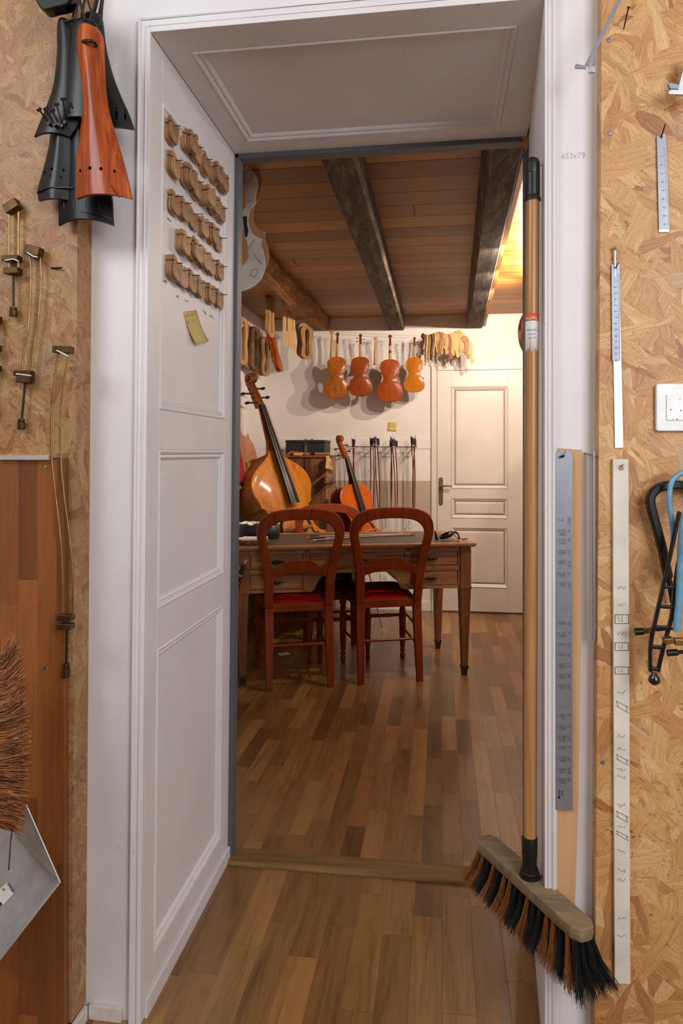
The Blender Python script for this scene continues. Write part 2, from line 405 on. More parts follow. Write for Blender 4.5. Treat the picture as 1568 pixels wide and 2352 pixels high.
MT['galv'] = plain('galvanised_sheet', (196, 195, 194), 0.42, 0.45, 0.12, 14)
MT['brass'] = plain('aged_brass', (150, 118, 66), 0.35, 0.9, 0.2, 40)
MT['brassd'] = plain('dark_brass_block', (92, 68, 40), 0.45, 0.8, 0.2, 40)
MT['bronze'] = plain('bronze_handle', (84, 68, 50), 0.4, 0.85, 0.25, 40)
MT['pullm'] = plain('dark_pull_metal', (50, 43, 36), 0.55, 0.4, 0.2, 40)
MT['doorhandle'] = plain('brown_bronze_plate', (120, 98, 70), 0.5, 0.5, 0.2, 40)
MT['iron'] = plain('dark_iron', (52, 46, 42), 0.45, 0.8, 0.2, 40)
MT['black'] = plain('black_plastic', (18, 18, 19), 0.42, 0, 0.2, 40)
MT['blackgloss'] = plain('black_gloss_lacquer', (10, 9, 9), 0.12, 0, 0.1, 10, coat=0.5)
MT['blackmetal'] = plain('black_painted_iron', (20, 19, 20), 0.35, 0.3, 0.2, 40)
MT['blue'] = plain('pale_blue_enamel', (108, 160, 190), 0.35, 0.1, 0.18, 25, coat=0.3)
MT['paper'] = plain('white_paper', (222, 218, 210), 0.7, 0, 0.04, 20)
MT['sticky'] = plain('yellow_sticky_paper', (204, 184, 104), 0.7, 0, 0.05, 20)
MT['ink'] = plain('dark_ink', (70, 66, 62), 0.7)
MT['pencil'] = plain('grey_pencil', (178, 176, 174), 0.8)
MT['redlabel'] = plain('red_label_band', (226, 84, 62), 0.5)
MT['bluetext'] = plain('blue_label_text', (92, 92, 140), 0.5)
MT['handle'] = wood('waxed_broom_handle', (150, 100, 56), (196, 146, 94), 14, (1, 1, 0.05), 0.33, 0.3)
MT['broomblock'] = wood('dusty_broom_block', (112, 92, 66), (150, 128, 98), 18, (0.12, 1, 1), 0.8)
MT['bristleb'] = plain('black_bristle', (24, 22, 22), 0.7)
MT['bristleo'] = plain('orange_bristle', (148, 90, 42), 0.65)
MT['cocob'] = plain('brown_coco_bristle', (206, 136, 84), 0.65, 0, 0.3, 60)
MT['template'] = plain('white_card_template', (206, 200, 190), 0.7, 0, 0.1, 12)
MT['templatetan'] = wood('tan_template_board', (176, 122, 82), (204, 152, 108), 8, (1, 1, 0.1), 0.6)
MT['brownpaper'] = plain('tan_hardboard', (176, 120, 74), 0.6, 0, 0.08, 10)
MT['toolbox'] = plain('green_black_toolbox', (32, 38, 32), 0.5, 0, 0.3, 14)
MT['redcase'] = plain('crimson_cloth_cover', (150, 20, 28), 0.6, 0, 0.1, 10)
MT['radiator'] = plain('white_radiator_enamel', (212, 208, 204), 0.35)
MT['plastic'] = plain('white_switch_plastic', (232, 232, 230), 0.3)
MT['bag'] = plain('black_leather_bag', (22, 20, 20), 0.4)
MT['tile'] = plain('cream_skirting_tile', (216, 206, 196), 0.3)
MT['hair'] = plain('horse_hair', (206, 190, 160), 0.6)
MT['bowstick'] = wood('pernambuco_bow', (70, 22, 10), (112, 44, 20), 30, (1, 1, 0.05), 0.3, 0.4)
MT['string'] = plain('steel_string', (170, 165, 155), 0.3, 0.9)
MT['wire'] = plain('thin_wire', (150, 145, 138), 0.4, 0.6)
MT['bark'] = plain('tree_bark', (112, 78, 50), 0.9, 0, 0.5, 50, bump=0.8)
MT['thresh'] = wood('worn_oak_threshold', (98, 72, 38), (142, 110, 64), 14, (0.08, 1, 1), 0.5, 0.1)
def clearplastic():
    m, nt, b = newmat('clear_plastic')
    b.inputs['Base Color'].default_value = (0.85, 0.84, 0.83, 1); b.inputs['Roughness'].default_value = 0.15
    b.inputs['Transmission Weight'].default_value = 0.6; b.inputs['IOR'].default_value = 1.3
    return m
MT['clear'] = clearplastic()
MT['hole'] = plain('hole_black', (4, 4, 4), 0.95, spec=0.0)
# ================================================================ STRUCTURE
YW, YB = 1.60, 2.28           # front and back of the thick wall around the passage
ZL = 2.34                     # lintel
XJ = -0.704                   # left reveal at floor level; the old wall leans a little
LEAN = 0.0105
def XL(z): return XJ + LEAN * z
CE_W = 2.95
def S(o, k='structure'): o['kind'] = k; return o
S(MB().bb(-2.6, 2.6, -3.0, 2.30, -0.1, 0.0).build('floor', MT['floor2']))
S(MB().bb(-1.8, 1.8, 2.33, 6.3, -0.1, 0.0).build('floor', MT['floor']))
S(MB().bb(-2.6, 2.6, -3.0, YW, CE_W, CE_W + 0.1).build('ceiling', MT['whitewall']))
S(MB().bb(-1.8, 1.8, 2.2, 6.3, 2.52, 2.60).build('ceiling', MT['ceil']))
def slab(mb, xa, la, xb, lb, y0, y1, z0, z1):
    mb.add([(xa + la * z0, y0, z0), (xb + lb * z0, y0, z0), (xb + lb * z0, y1, z0), (xa + la * z0, y1, z0), (xa + la * z1, y0, z1), (xb + lb * z1, y0, z1), (xb + lb * z1, y1, z1), (xa + la * z1, y1, z1)],
      [(0, 3, 2, 1), (4, 5, 6, 7), (0, 1, 5, 4), (1, 2, 6, 5), (2, 3, 7, 6), (3, 0, 4, 7)])
w = MB(); slab(w, -2.6, 0, XJ - 0.012, LEAN, YW, YB + 0.04, 0, CE_W)
w.bb(0.40, 2.6, YW, YB + 0.04, 0, CE_W)
w.add([(0.233, YW, 0), (0.41, YW, 0), (0.41, YB + 0.04, 0), (0.28, YB + 0.04, 0), (0.233, YW, CE_W), (0.41, YW, CE_W), (0.41, YB + 0.04, CE_W), (0.28, YB + 0.04, CE_W)],
      [(0, 3, 2, 1), (4, 5, 6, 7), (0, 1, 5, 4), (1, 2, 6, 5), (2, 3, 7, 6), (3, 0, 4, 7)])
slab(w, XJ - 0.012, LEAN, 0.233, 0, YW, YB + 0.04, ZL + 0.012, CE_W)
wf = S(w.build('wall_front', MT['white']))
S(MB().bb(-2.7, -2.6, -3, YW, 0, CE_W).build('wall_left', MT['whitewall']))
S(MB().bb(2.6, 2.7, -3, YW, 0, CE_W).build('wall_right', MT['whitewall']))
S(MB().bb(-2.7, 2.7, -3.1, -3.0, 0, CE_W).build('wall_back', MT['whitewall']))
S(MB().bb(-1.66, -1.56, 2.32, 6.2, 0, 2.6).build('wall_left', MT['whitewall']))
S(MB().bb(1.60, 1.70, 2.32, 6.2, 0, 2.6).build('wall_right', MT['whitewall']))
S(MB().bb(-1.66, 1.70, 6.11, 6.25, 0, 2.6).build('wall_back', MT['whitewall']))
# panelling of the passage
def rectframe(mb, u0, u1, v0, v1, w, h, M, d0=0.0):
    for (a, b, c, d) in ((u0, u1, v0, v0 + w), (u0, u1, v1 - w, v1), (u0, u0 + w, v0 + w, v1 - w), (u1 - w, u1, v0 + w, v1 - w)):
        mb.bb(a, b, -d0 - h, -d0, c, d, M)
def moulding(mb, u0, u1, v0, v1, M, d0=0.0):
    """panel bead: mitred profile swept round the rectangle"""
    prof = [(0.0, 0.0), (0.0, 0.012), (0.005, 0.015), (0.010, 0.012), (0.013, 0.006), (0.019, 0.009), (0.024, 0.005), (0.027, 0.0)]
    vs = []
    for (o, h) in prof:
        for (u, v) in ((u0 + o, v0 + o), (u1 - o, v0 + o), (u1 - o, v1 - o), (u0 + o, v1 - o)): vs.append((u, -d0 - h, v))
    fs = []
    for i in range(len(prof) - 1):
        for k in range(4): fs.append((i * 4 + k, i * 4 + (k + 1) % 4, (i + 1) * 4 + (k + 1) % 4, (i + 1) * 4 + k))
    mb.add(vs, fs, False, M)
ML = Matrix(((0, -1, LEAN, XJ - 0.012), (1, 0, 0, 0), (0, 0, 1, 0), (0, 0, 0, 1)))
pz = [(0.115, 0.866), (0.962, 1.358), (1.456, 2.215)]
pu0, pu1 = YW + 0.066, YB - 0.082
j = MB()
j.bb(YW, pu0, -0.012, 0, 0, ZL, ML); j.bb(pu1, YB, -0.012, 0, 0, ZL, ML)
zz = 0
for a, b in pz: j.bb(pu0, pu1, -0.012, 0, zz, a, ML); zz = b
j.bb(pu0, pu1, -0.012, 0, zz, ZL, ML)
for a, b in pz: moulding(j, pu0, pu1, a, b, ML)
j.bb(YW + 0.01, YB, -0.020, -0.012, 0, 0.045, ML)
S(j.build('trim_1', MT['white'], bevel=0.0015))
# soffit
MS = Matrix(((1, 0, 0, 0), (0, 0, -1, 0), (0, 1, 0, ZL + 0.012), (0, 0, 0, 1)))
j = MB(); x0, x1 = XL(ZL), 0.262; a0, a1 = -0.615, 0.175; b0, b1 = -(YB - 0.085), -(YW + 0.085)
j.bb(x0, x1, -0.012, 0, -YB, b0, MS); j.bb(x0, x1, -0.012, 0, b1, -YW, MS)
j.bb(x0, a0, -0.012, 0, b0, b1, MS); j.bb(a1, x1, -0.012, 0, b0, b1, MS); moulding(j, a0, a1, b0, b1, MS)
S(j.build('trim_2', MT['white'], bevel=0.0015))
# casing beads round the opening on the workshop face
j = MB()
def bead(mb, pts_in, width, out=True):
    pass
slab(j, XJ - 0.030, LEAN, XJ, LEAN, YW - 0.010, YW + 0.001, 0, ZL + 0.034); j.bb(0.221, 0.247, YW - 0.010, YW + 0.001, 0, ZL + 0.034)
j.bb(XL(ZL), 0.221, YW - 0.010, YW + 0.001, ZL, ZL + 0.034)
j.tube([(XJ - 0.026, YW - 0.011, 0), (XL(ZL) - 0.026, YW - 0.011, ZL + 0.030), (0.240, YW - 0.011, ZL + 0.030), (0.240, YW - 0.011, 0)], 0.0045, 8)
j.tube([(XJ - 0.010, YW - 0.010, 0), (XL(ZL) - 0.010, YW - 0.010, ZL + 0.014), (0.229, YW - 0.010, ZL + 0.014), (0.229, YW - 0.010, 0)], 0.003, 8)
S(j.build('trim_3', MT['white'], bevel=0.0015))
# right reveal lining
j = MB(); j.add([(0.221, YW, 0), (0.24, YW, 0), (0.285, YB, 0), (0.268, YB, 0), (0.221, YW, ZL), (0.24, YW, ZL), (0.285, YB, ZL), (0.268, YB, ZL)],
      [(0, 3, 2, 1), (4, 5, 6, 7), (0, 1, 5, 4), (1, 2, 6, 5), (2, 3, 7, 6), (3, 0, 4, 7)])
S(j.build('trim_4', MT['white']))
# blue-grey frame at the far end of the passage
j = MB()
slab(j, XJ - 0.02, LEAN, XJ + 0.013, LEAN, YB, YB + 0.05, 0, ZL + 0.03)
j.bb(0.255, 0.30, YB, YB + 0.05, 0, ZL + 0.03)
j.bb(XL(ZL) - 0.02, 0.30, YB, YB + 0.05, ZL - 0.014, ZL + 0.03)
S(j.build('trim_5', MT['bluegrey'], bevel=0.002))
# wooden threshold
j = MB(); j.add([(XJ + 0.005, YB - 0.035, 0), (0.262, YB - 0.035, 0), (0.262, YB + 0.065, 0), (XJ + 0.005, YB + 0.065, 0),
                 (XJ + 0.005, YB - 0.03, 0.010), (0.262, YB - 0.03, 0.010), (0.262, YB + 0.05, 0.014), (XJ + 0.005, YB + 0.05, 0.014)],
      [(0, 3, 2, 1), (4, 5, 6, 7), (0, 1, 5, 4), (1, 2, 6, 5), (2, 3, 7, 6), (3, 0, 4, 7)])
S(j.build('trim_6', MT['thresh'], bevel=0.003))
sc_ = MB(); sc_.lathe([(0.0, 0.0120), (0.0035, 0.0125), (0.004, 0.0135), (0.0, 0.0145)], 12, T(-0.64, 2.29, 0)); sc_.build('screw_head', MT['steel'], bpy.data.objects['trim_6'])
# yellowish broken plaster at the upper right end of the frame
j = MB(); j.prism([(0.0, 0.0), (0.012, -0.05), (0.018, -0.03), (0.022, 0.01), (0.01, 0.018)], 0.02, T(0.248, YB - 0.004, ZL + 0.0) )
S(j.build('trim_7', MT['batten']))
# tiled skirting at the foot of the left casing
j = MB()
j.bb(-0.834, -0.752, YW - 0.012, YW - 0.0005, 0.0, 0.034); j.bb(-0.846, -0.834, 1.45, YW - 0.012, 0.0, 0.034)
S(j.build('baseboard_left', MT['tile'], bevel=0.002))

# ---- far room trim
j = MB()
LW = -1.56
j.bb(LW, -0.09, 6.104, 6.111, 1.384, 1.475); j.bb(LW, -0.09, 6.100, 6.111, 0.06, 0.085)
S(j.build('trim_8', MT['whitewall'], bevel=0.001))
S(MB().bb(LW, -0.09, 6.1085, 6.111, 0.80, 1.11).build('trim_9', MT['dado']))
j = MB(); j.bb(LW, -0.09, 6.096, 6.111, 0, 0.07)
S(j.build('baseboard_back', MT['whitewall'], bevel=0.002))
j = MB(); j.bb(-0.09, -0.044, 6.085, 6.111, 0, 2.085); j.bb(0.672, 0.716, 6.085, 6.111, 0, 2.085); j.bb(-0.044, 0.672, 6.085, 6.111, 2.05, 2.085)
j.bb(-0.094, -0.090, 6.095, 6.111, 0, 2.10)
S(j.build('trim_10', MT['doorpaint'], bevel=0.002))
# door leaf with three raised panels
dM = Matrix.Identity(4)
d0 = tag(MB().bb(-0.041, 0.669, 6.094, 6.111, 0.012, 2.047).build('door_1', MT['doorpaint'], at=(0.314, 6.1, 0)), kind='structure')
def panelmesh(u0, u1, v0, v1):
    m = MB(); Y = 6.094
    prof = [(0.0, 0.0), (0.004, 0.006), (0.010, 0.002), (0.030, -0.012), (0.034, -0.012), (0.044, -0.003), (0.05, -0.002)]
    vs = []
    for o, h in prof:
        for (u, v) in ((u0 + o, v0 + o), (u1 - o, v0 + o), (u1 - o, v1 - o), (u0 + o, v1 - o)): vs.append((u, Y - 0.012 - h, v))
    fs = []
    for i in range(len(prof) - 1):
        for k in range(4): fs.append((i * 4 + k, i * 4 + (k + 1) % 4, (i + 1) * 4 + (k + 1) % 4, (i + 1) * 4 + k))
    n = len(vs) - 4; fs.append((n, n + 1, n + 2, n + 3))
    return m.add(vs, fs)
m = MB()
pan = [(0.215, 0.723), (0.797, 0.970), (1.047, 1.910)]
us = (0.075, 0.548)
m.bb(-0.041, us[0], 6.082, 6.094, 0.012, 2.047); m.bb(us[1], 0.669, 6.082, 6.094, 0.012, 2.047)
zz = 0.012
for a, b in pan: m.bb(us[0], us[1], 6.082, 6.094, zz, a); zz = b
m.bb(us[0], us[1], 6.082, 6.094, zz, 2.047)
m.build('door_face', MT['doorpaint'], d0, bevel=0.0015)
for a, b in pan: panelmesh(us[0], us[1], a, b).build('door_panel', MT['doorpaint'], d0)
hp = MB(); hz0, hz1 = PY(1012, 1160, 6.08).z, PY(1012, 1097, 6.08).z; hx = PY(1012, 1125, 6.08).x
ol = cat([(0.018, 0.02), (0.018, 0.10), (0.018, hz1 - hz0 - 0.02), (0.010, hz1 - hz0), (-0.010, hz1 - hz0), (-0.018, hz1 - hz0 - 0.02), (-0.018, 0.10), (-0.018, 0.02), (-0.010, 0), (0.010, 0)], 3, True)
hp.prism([(p[0], p[1]) for p in ol], 0.006, T(hx, 6.076, hz0))
ho = hp.build('handle_plate', MT['doorhandle'], d0, bevel=0.001)
MB().tube(cat([(hx, 6.078, 1.065), (hx, 6.045, 1.065), (hx + 0.01, 6.03, 1.066), (hx + 0.05, 6.028, 1.072), (hx + 0.09, 6.03, 1.066)], 4), [0.008] * 13 + [0.006, 0.006, 0.006, 0.005], 8).build('lever', MT['doorhandle'], ho)
for z in (0.25, 1.03, 1.83):
    MB().lathe([(0.0, 0), (0.006, 0.002), (0.006, 0.055), (0.003, 0.062), (0.0, 0.066)], 10, T(0.671, 6.078, z)).build('hinge', MT['doorpaint'], d0)

# ---- beams
def beam(name, a, b, w, z0, z1, mat, label, seed=1):
    """a,b: x of the left-bottom edge at y=2.36 and y=6.1"""
    rnd = random.Random(seed); n = 26; vs = []; fs = []
    for i in range(n + 1):
        t = i / n; y = 2.345 + (6.105 - 2.345) * t; xl = a + (b - a) * t; jx = [rnd.uniform(-0.0015, 0.0015) for _ in range(6)]
        vs += [(xl + jx[0] - 0.012, y, z1), (xl + jx[0], y, z0 + 0.014), (xl + 0.012 + jx[1], y, z0 + jx[2]), (xl + w - 0.010 + jx[3], y, z0 + jx[2]), (xl + w + jx[4], y, z0 + 0.012), (xl + w + jx[4], y, z1)]
    for i in range(n):
        for k in range(6):
            l = (k + 1) % 6; fs.append((i * 6 + k, (i + 1) * 6 + k, (i + 1) * 6 + l, i * 6 + l))
    fs += [tuple(range(6)), tuple(range(n * 6, n * 6 + 6))[::-1]]
    o = MB().add(vs, fs, True).build(name, mat, at=((a + b) / 2, 4.3, z0), auto=30)
    return tag(o, label, 'beam')
beam('ceiling_beam', -0.434, -0.452, 0.132, 2.402, 2.519, MT['beam'], 'dark aged squared beam in the middle of the board ceiling', 3)
rb = beam('ceiling_beam', 0.156, 0.215, 0.124, 2.402, 2.519, MT['beam'], 'dark aged squared beam at the right with a light batten on its side', 5)
j = MB(); j.add([(0.282, 2.345, 2.413), (0.302, 2.345, 2.413), (0.302, 2.345, 2.518), (0.282, 2.345, 2.518), (0.342, 6.1, 2.418), (0.362, 6.1, 2.418), (0.362, 6.1, 2.518), (0.342, 6.1, 2.518)],
      [(0, 3, 2, 1), (4, 5, 6, 7), (0, 1, 5, 4), (1, 2, 6, 5), (2, 3, 7, 6), (3, 0, 4, 7)])
part_of(j.build('side_batten', MT['batten'], rb), 'light new batten along the lit side')
# rough log
rnd = random.Random(9); n = 34; vs = []; fs = []; K = 10
for i in range(n + 1):
    t = i / n; y = 2.345 + 3.76 * t; cx = -1.075 + 0.03 * t + 0.006 * sin(t * 9)
    R = 0.082 - 0.006 * t + rnd.uniform(-0.003, 0.003)
    for k in range(K):
        a = 2 * pi * k / K + 0.25 * sin(t * 5)
        rr = R * (1 + 0.10 * sin(k * 2.3 + t * 6) + rnd.uniform(-0.04, 0.04))
        if sin(a) < -0.75: rr *= 0.95
        vs.append((cx + rr * cos(a), y, 2.402 + 0.078 + rr * sin(a) * 0.95))
for i in range(n):
    for k in range(K):
        l = (k + 1) % K; fs.append((i * K + k, (i + 1) * K + k, (i + 1) * K + l, i * K + l))
fs += [tuple(range(K)), tuple(range(n * K, n * K + K))[::-1]]
tag(MB().add(vs, fs, True).build('ceiling_log', MT['log'], at=(-1.06, 4.3, 2.40), auto=26), 'rough brown rounded log beam at the left of the board ceiling', 'beam')

# ================================================================ WORKSHOP BOARDS
ob = MB(); slab(ob, -2.3, 0, -0.846, 0.008, 1.533, YW - 0.0005, 0.035, CE_W - 0.01)
obl = tag(ob.build('strand_board', MT['osb'], at=(-1.2, 1.56, 0.035)), 'large strand board panel on the wall left of the passage', 'board')
obr = MB().add([(0.3188, 1.56, 0.0), (2.3, 1.56, 0.0), (2.3, YW - 0.0005, 0.0), (0.3188, YW - 0.0005, 0.0),
      (0.338, 1.56, CE_W - .01), (2.3, 1.56, CE_W - .01), (2.3, YW - 0.0005, CE_W - .01), (0.338, YW - 0.0005, CE_W - .01)],
      [(0, 3, 2, 1), (4, 5, 6, 7), (0, 1, 5, 4), (1, 2, 6, 5), (2, 3, 7, 6), (3, 0, 4, 7)]).build('strand_board', MT['osb2'], at=(1.2, 1.58, 0.0))
tag(obr, 'large strand board panel on the wall right of the passage', 'board')
bd = tag(MB().bb(-2.2, -0.852, 1.513, 1.5325, 0.02, 1.338).build('wooden_board', MT['board'], at=(-1.2, 1.52, 0.02), bevel=0.001), 'varnished laminated brown board standing against the left strand board', 'board')
part_of(MB().bb(-2.2, -0.857, 1.509, 1.5325, 1.3383, 1.349).build('top_edge_strip', MT['maple'], bd), 'pale strip along the top edge')
for (px, py) in ((106, 1072), (101, 1533)):
    p = PY(px, py, 1.5125)
    MB().lathe([(0.0, 0.0), (0.0045, 0.0), (0.004, 0.0015), (0.0, 0.002)], 12, frame(p, (0, -1, 0), (0, 0, 1))).build('screw_head', MT['steel'], bd)
ct = MB(); a = PY(-2, 1056, 1.505); b = PY(115, 1046, 1.505)
ct.bb(a.x, b.x, 1.4985, 1.5115, a.z, b.z); tag(ct.build('plastic_strip', MT['clear'], at=((a.x + b.x) / 2, 1.505, a.z), bevel=0.001), 'clear plastic strip along the top of the brown board', 'strip')
# screws and nails in the strand boards
def screw(px, py, Y, label):
    p = PY(px, py, Y)
    o = MB().lathe([(0.0, 0.0), (0.0048, 0.0), (0.0042, 0.0016), (0.002, 0.0018), (0.0015, 0.0008), (0.0, 0.0008)], 14, frame(p, (0, -1, 0), (0, 0, 1))).build('screw', MT['steelm'], at=p)
    tag(o, label, 'screw')
screw(177, 860, 1.5328, 'grey screw head in the left strand board beside the lowest brass clamp')
screw(1398, 92, 1.5598, 'upper screw head near the edge of the right strand board')
screw(1400, 306, 1.5598, 'lower screw head near the edge of the right strand board')
screw(1384, 1751, 1.5598, 'screw head low on the right strand board beside the long white batten')
# ================================================================ WORKSHOP SIDE OBJECTS
def px_out(pts, Y): return [(PY(x, y, Y).x, PY(x, y, Y).z) for x, y in pts]
# ---- tailpieces hanging at the upper left
def tailpiece(st, Y, bulge, mat, label, holes=(), slots=(), arc=0.0, hang=None, facet=False, catg='tailpiece', name='tailpiece'):
    """st: (row, left, right) outline rows measured in the photo, built at depth Y"""
    ctr = cat([(a, b, c) for a, b, c in st], 4)
    C = 13; vs = []; fs = []; R = len(ctr)
    def prof(u): return (1 - abs(u) ** 1.4) if facet else (1 - u * u)
    for i, (py, xl, xr) in enumerate(ctr):
        for k in range(C):
            u = -1 + 2 * k / (C - 1); px = (xl + xr) / 2 + u * (xr - xl) / 2
            yy = py + (arc * (1 - u * u) * (-1) * (i / (R - 1)) ** 3)
            p = PY(px, yy, Y); e = min(1.0, i / 5 + 0.25)
            vs.append((p.x, Y - bulge * prof(u) * e - 0.003, p.z))
    for i, (py, xl, xr) in enumerate(ctr):
        for k in range(C):
            u = -1 + 2 * k / (C - 1); px = (xl + xr) / 2 + u * (xr - xl) / 2
            yy = py + (arc * (1 - u * u) * (-1) * (i / (R - 1)) ** 3)
            p = PY(px, yy, Y); e = min(1.0, i / 5 + 0.25)
            vs.append((p.x, Y + 0.004 - bulge * 0.8 * prof(u) * e, p.z))
    n = R * C
    for i in range(R - 1):
        for k in range(C - 1):
            a = i * C + k; fs.append((a, a + 1, a + C + 1, a + C)); fs.append((n + a, n + a + C, n + a + C + 1, n + a + 1))
        fs.append((i * C, (i + 1) * C, n + (i + 1) * C, n + i * C)); fs.append((i * C + C - 1, n + i * C + C - 1, n + (i + 1) * C + C - 1, (i + 1) * C + C - 1))
    for k in range(C - 1):
        fs.append((k, n + k, n + k + 1, k + 1)); q = (R - 1) * C + k; fs.append((q, q + 1, n + q + 1, n + q))
    top = PY((st[0][1] + st[0][2]) / 2, st[0][0], Y)
    t = thing(name, label, catg, tuple(top))
    MB().add(vs, fs, True).build('body', mat, t, auto=50)
    def surf(px, py):
        best = min(ctr, key=lambda r: abs(r[0] - py)); c = (best[1] + best[2]) / 2; h = (best[2] - best[1]) / 2
        u = max(-1, min(1, (px - c) / h)); return Y - bulge * prof(u) - 0.003
    for (hx, hy, r) in holes:
        p = PY(hx, hy, Y); m = MB(); m.lathe([(0, -0.001), (r, -0.001), (r, 0.0006), (0, 0.0006)], 12, frame((p.x, surf(hx, hy), p.z), (0, -1, 0), (0, 0, 1)))
        m.build('string_hole', MT['hole'], t)
    for (hx, hy, L, wd) in slots:
        p = PY(hx, hy, Y); m = MB(); m.box((p.x, surf(hx, hy) - 0.0002, p.z), (wd, 0.0016, L)); m.build('string_slot', MT['hole'] if mat != MT['ebony'] else MT['iron'], t)
    if hang:
        for pts in hang:
            MB().tube(cat([PY(a, b, c) for a, b, c in pts], 5), 0.0028, 8).build('hanging_cord', MT['iron'], t)
    return t
tB = tailpiece([(30, 204, 222), (38, 194, 232), (60, 192, 237), (110, 195, 243), (170, 198, 258), (220, 200, 277), (262, 205, 296), (298, 210, 308)], 1.515, 0.014, MT['ebonym'],
    'black cello tailpiece furthest to the right, behind the orange wooden one', slots=[(257, 268, 0.018, 0.004), (274, 271, 0.018, 0.004), (291, 274, 0.018, 0.004)], holes=[(272, 255, 0.0025), (287, 256, 0.0025)],
    hang=[[(214, 34, 1.505), (222, 10, 1.50), (226, -15, 1.50)]])
tD = tailpiece([(60, 178, 196), (200, 170, 205), (330, 152, 222), (400, 143, 246), (455, 137, 257), (496, 136, 259), (519, 136, 261)], 1.505, 0.020, MT['ebony'],
    'glossy black tailpiece at the bottom of the hanging bunch', slots=[(154, 472, 0.016, 0.002), (181, 474, 0.016, 0.002), (208, 477, 0.016, 0.002), (236, 480, 0.016, 0.002)], arc=10,
    hang=[[(186, 64, 1.50), (190, 20, 1.50), (200, -15, 1.50)]])
MB().tube([PY(137 + i * 12.1, 490 + i * 1.4 - 9 * (1 - ((i - 5) / 5) ** 2), 1.503 - 0.021 * (1 - ((i - 5) / 5) ** 2)) for i in range(11)], 0.0012, 6).build('end_ridge', MT['ebony'], tD)
tC = tailpiece([(90, 148, 172), (200, 138, 172), (300, 119, 173), (345, 112, 173), (400, 98, 173), (436, 88, 172), (462, 90, 170)], 1.495, 0.018, MT['ebonym'],
    'black faceted tailpiece hanging left of the orange one, below the fine tuners', holes=[(130, 396, 0.0032), (153, 397, 0.0032), (109, 400, 0.0028)], slots=[(126, 412, 0.006, 0.0014), (149, 413, 0.006, 0.0014)], facet=True,
    hang=[[(158, 94, 1.49), (168, 40, 1.48), (176, -15, 1.48)]])
MB().tube([PY(86, 442, 1.486), PY(113, 430, 1.473), PY(171, 432, 1.484)], 0.0022, 6).build('end_ridge', MT['ebony'], tC)
tA = tailpiece([(46, 142, 156), (52, 134, 166), (80, 132, 176), (120, 132, 180), (190, 125, 182), (240, 110, 184), (285, 92, 180), (315, 80, 162)], 1.480, 0.014, MT['ebonym'],
    'black tailpiece with fine tuner screws, furthest to the left', arc=4, hang=[[(150, 50, 1.46), (170, 42, 1.46), (176, 14, 1.46), (168, -15, 1.46)]])
for (x0, y0, x1, y1) in ((113, 284, 90, 252), (126, 288, 105, 250), (143, 290, 130, 240), (150, 282, 145, 228), (136, 286, 120, 254)):
    m = MB(); a = PY(x0, y0, 1.458); b = PY(x1, y1, 1.438)
    m.tube([a, b], 0.0018, 8); m.lathe([(0, -0.003), (0.0055, -0.003), (0.0055, 0.003), (0, 0.003)], 12, frame(b, b - a, (0, 1, 0.01)))
    m.lathe([(0, -0.003), (0.004, -0.003), (0.004, 0.004), (0, 0.004)], 10, frame(a, (0, -1, 0), (0, 0, 1)))
    m.build('fine_tuner', MT['iron'], tA)
tE = tailpiece([(44, 178, 206), (60, 168, 222), (110, 164, 222), (200, 156, 215), (262, 150, 215), (272, 152, 214)], 1.460, 0.008, MT['ebonym'],
    'black tailpiece hidden directly behind the orange wooden one', holes=[(172, 252, 0.002), (165, 262, 0.002)], hang=[[(196, 48, 1.45), (188, 20, 1.45), (178, -15, 1.45)], [(215, 48, 1.45), (228, 30, 1.45), (235, -15, 1.45)]])
tO = tailpiece([(62, 198, 214), (68, 184, 226), (84, 177, 235), (110, 178, 238), (160, 184, 240), (210, 190, 243), (260, 190, 251), (310, 184, 265), (360, 178, 280), (410, 176, 293), (452, 177, 302), (458, 178, 304)], 1.445, 0.020, MT['rosewood'],
    'orange-brown wooden cello tailpiece hanging in front of the black ones', holes=[(192, 397, 0.0032), (218, 395, 0.0038), (243, 397, 0.0035), (269, 400, 0.0035)], arc=5)
p = [PY(190, 96, 1.424), PY(196, 94, 1.415), PY(207, 94, 1.411), PY(217, 98, 1.416), PY(222, 104, 1.428)]
MB().tube(cat(p, 4), 0.0036, 8).build('cord_loop', MT['iron'], tO)
MB().tube([PY(254, 425, 1.4245), PY(262, 438, 1.4255), PY(270, 447, 1.4285), PY(275, 454, 1.4305)], 0.0007, 5).build('crack', MT['blackgloss'], tO)
ch = MB(); ol = cat([(84, -30), (88, 0), (96, 20), (110, 36), (135, 31), (165, 22), (182, -5), (170, -40), (120, -50)], 4, True)
ch.prism(px_out([(a[0], a[1]) for a in ol], 1.46), 0.03, y0=1.44)
q = PY(125, 0, 1.45); tag(ch.build('chin_rest', MT['blackgloss'], at=q, bevel=0.004), 'glossy black rounded chin rest cut off by the top left edge', 'chin rest')
for i, pts in enumerate(([(214, 40), (204, 10), (198, -15)], [(206, 48), (214, 20), (222, -15)], [(232, 60), (234, 20), (238, -15)])):
    MB().tube(cat([PY(a, b, 1.436 + 0.003 * i) for a, b in pts], 4), 0.0026, 8).build('hanging_cord', MT['iron'], tE)
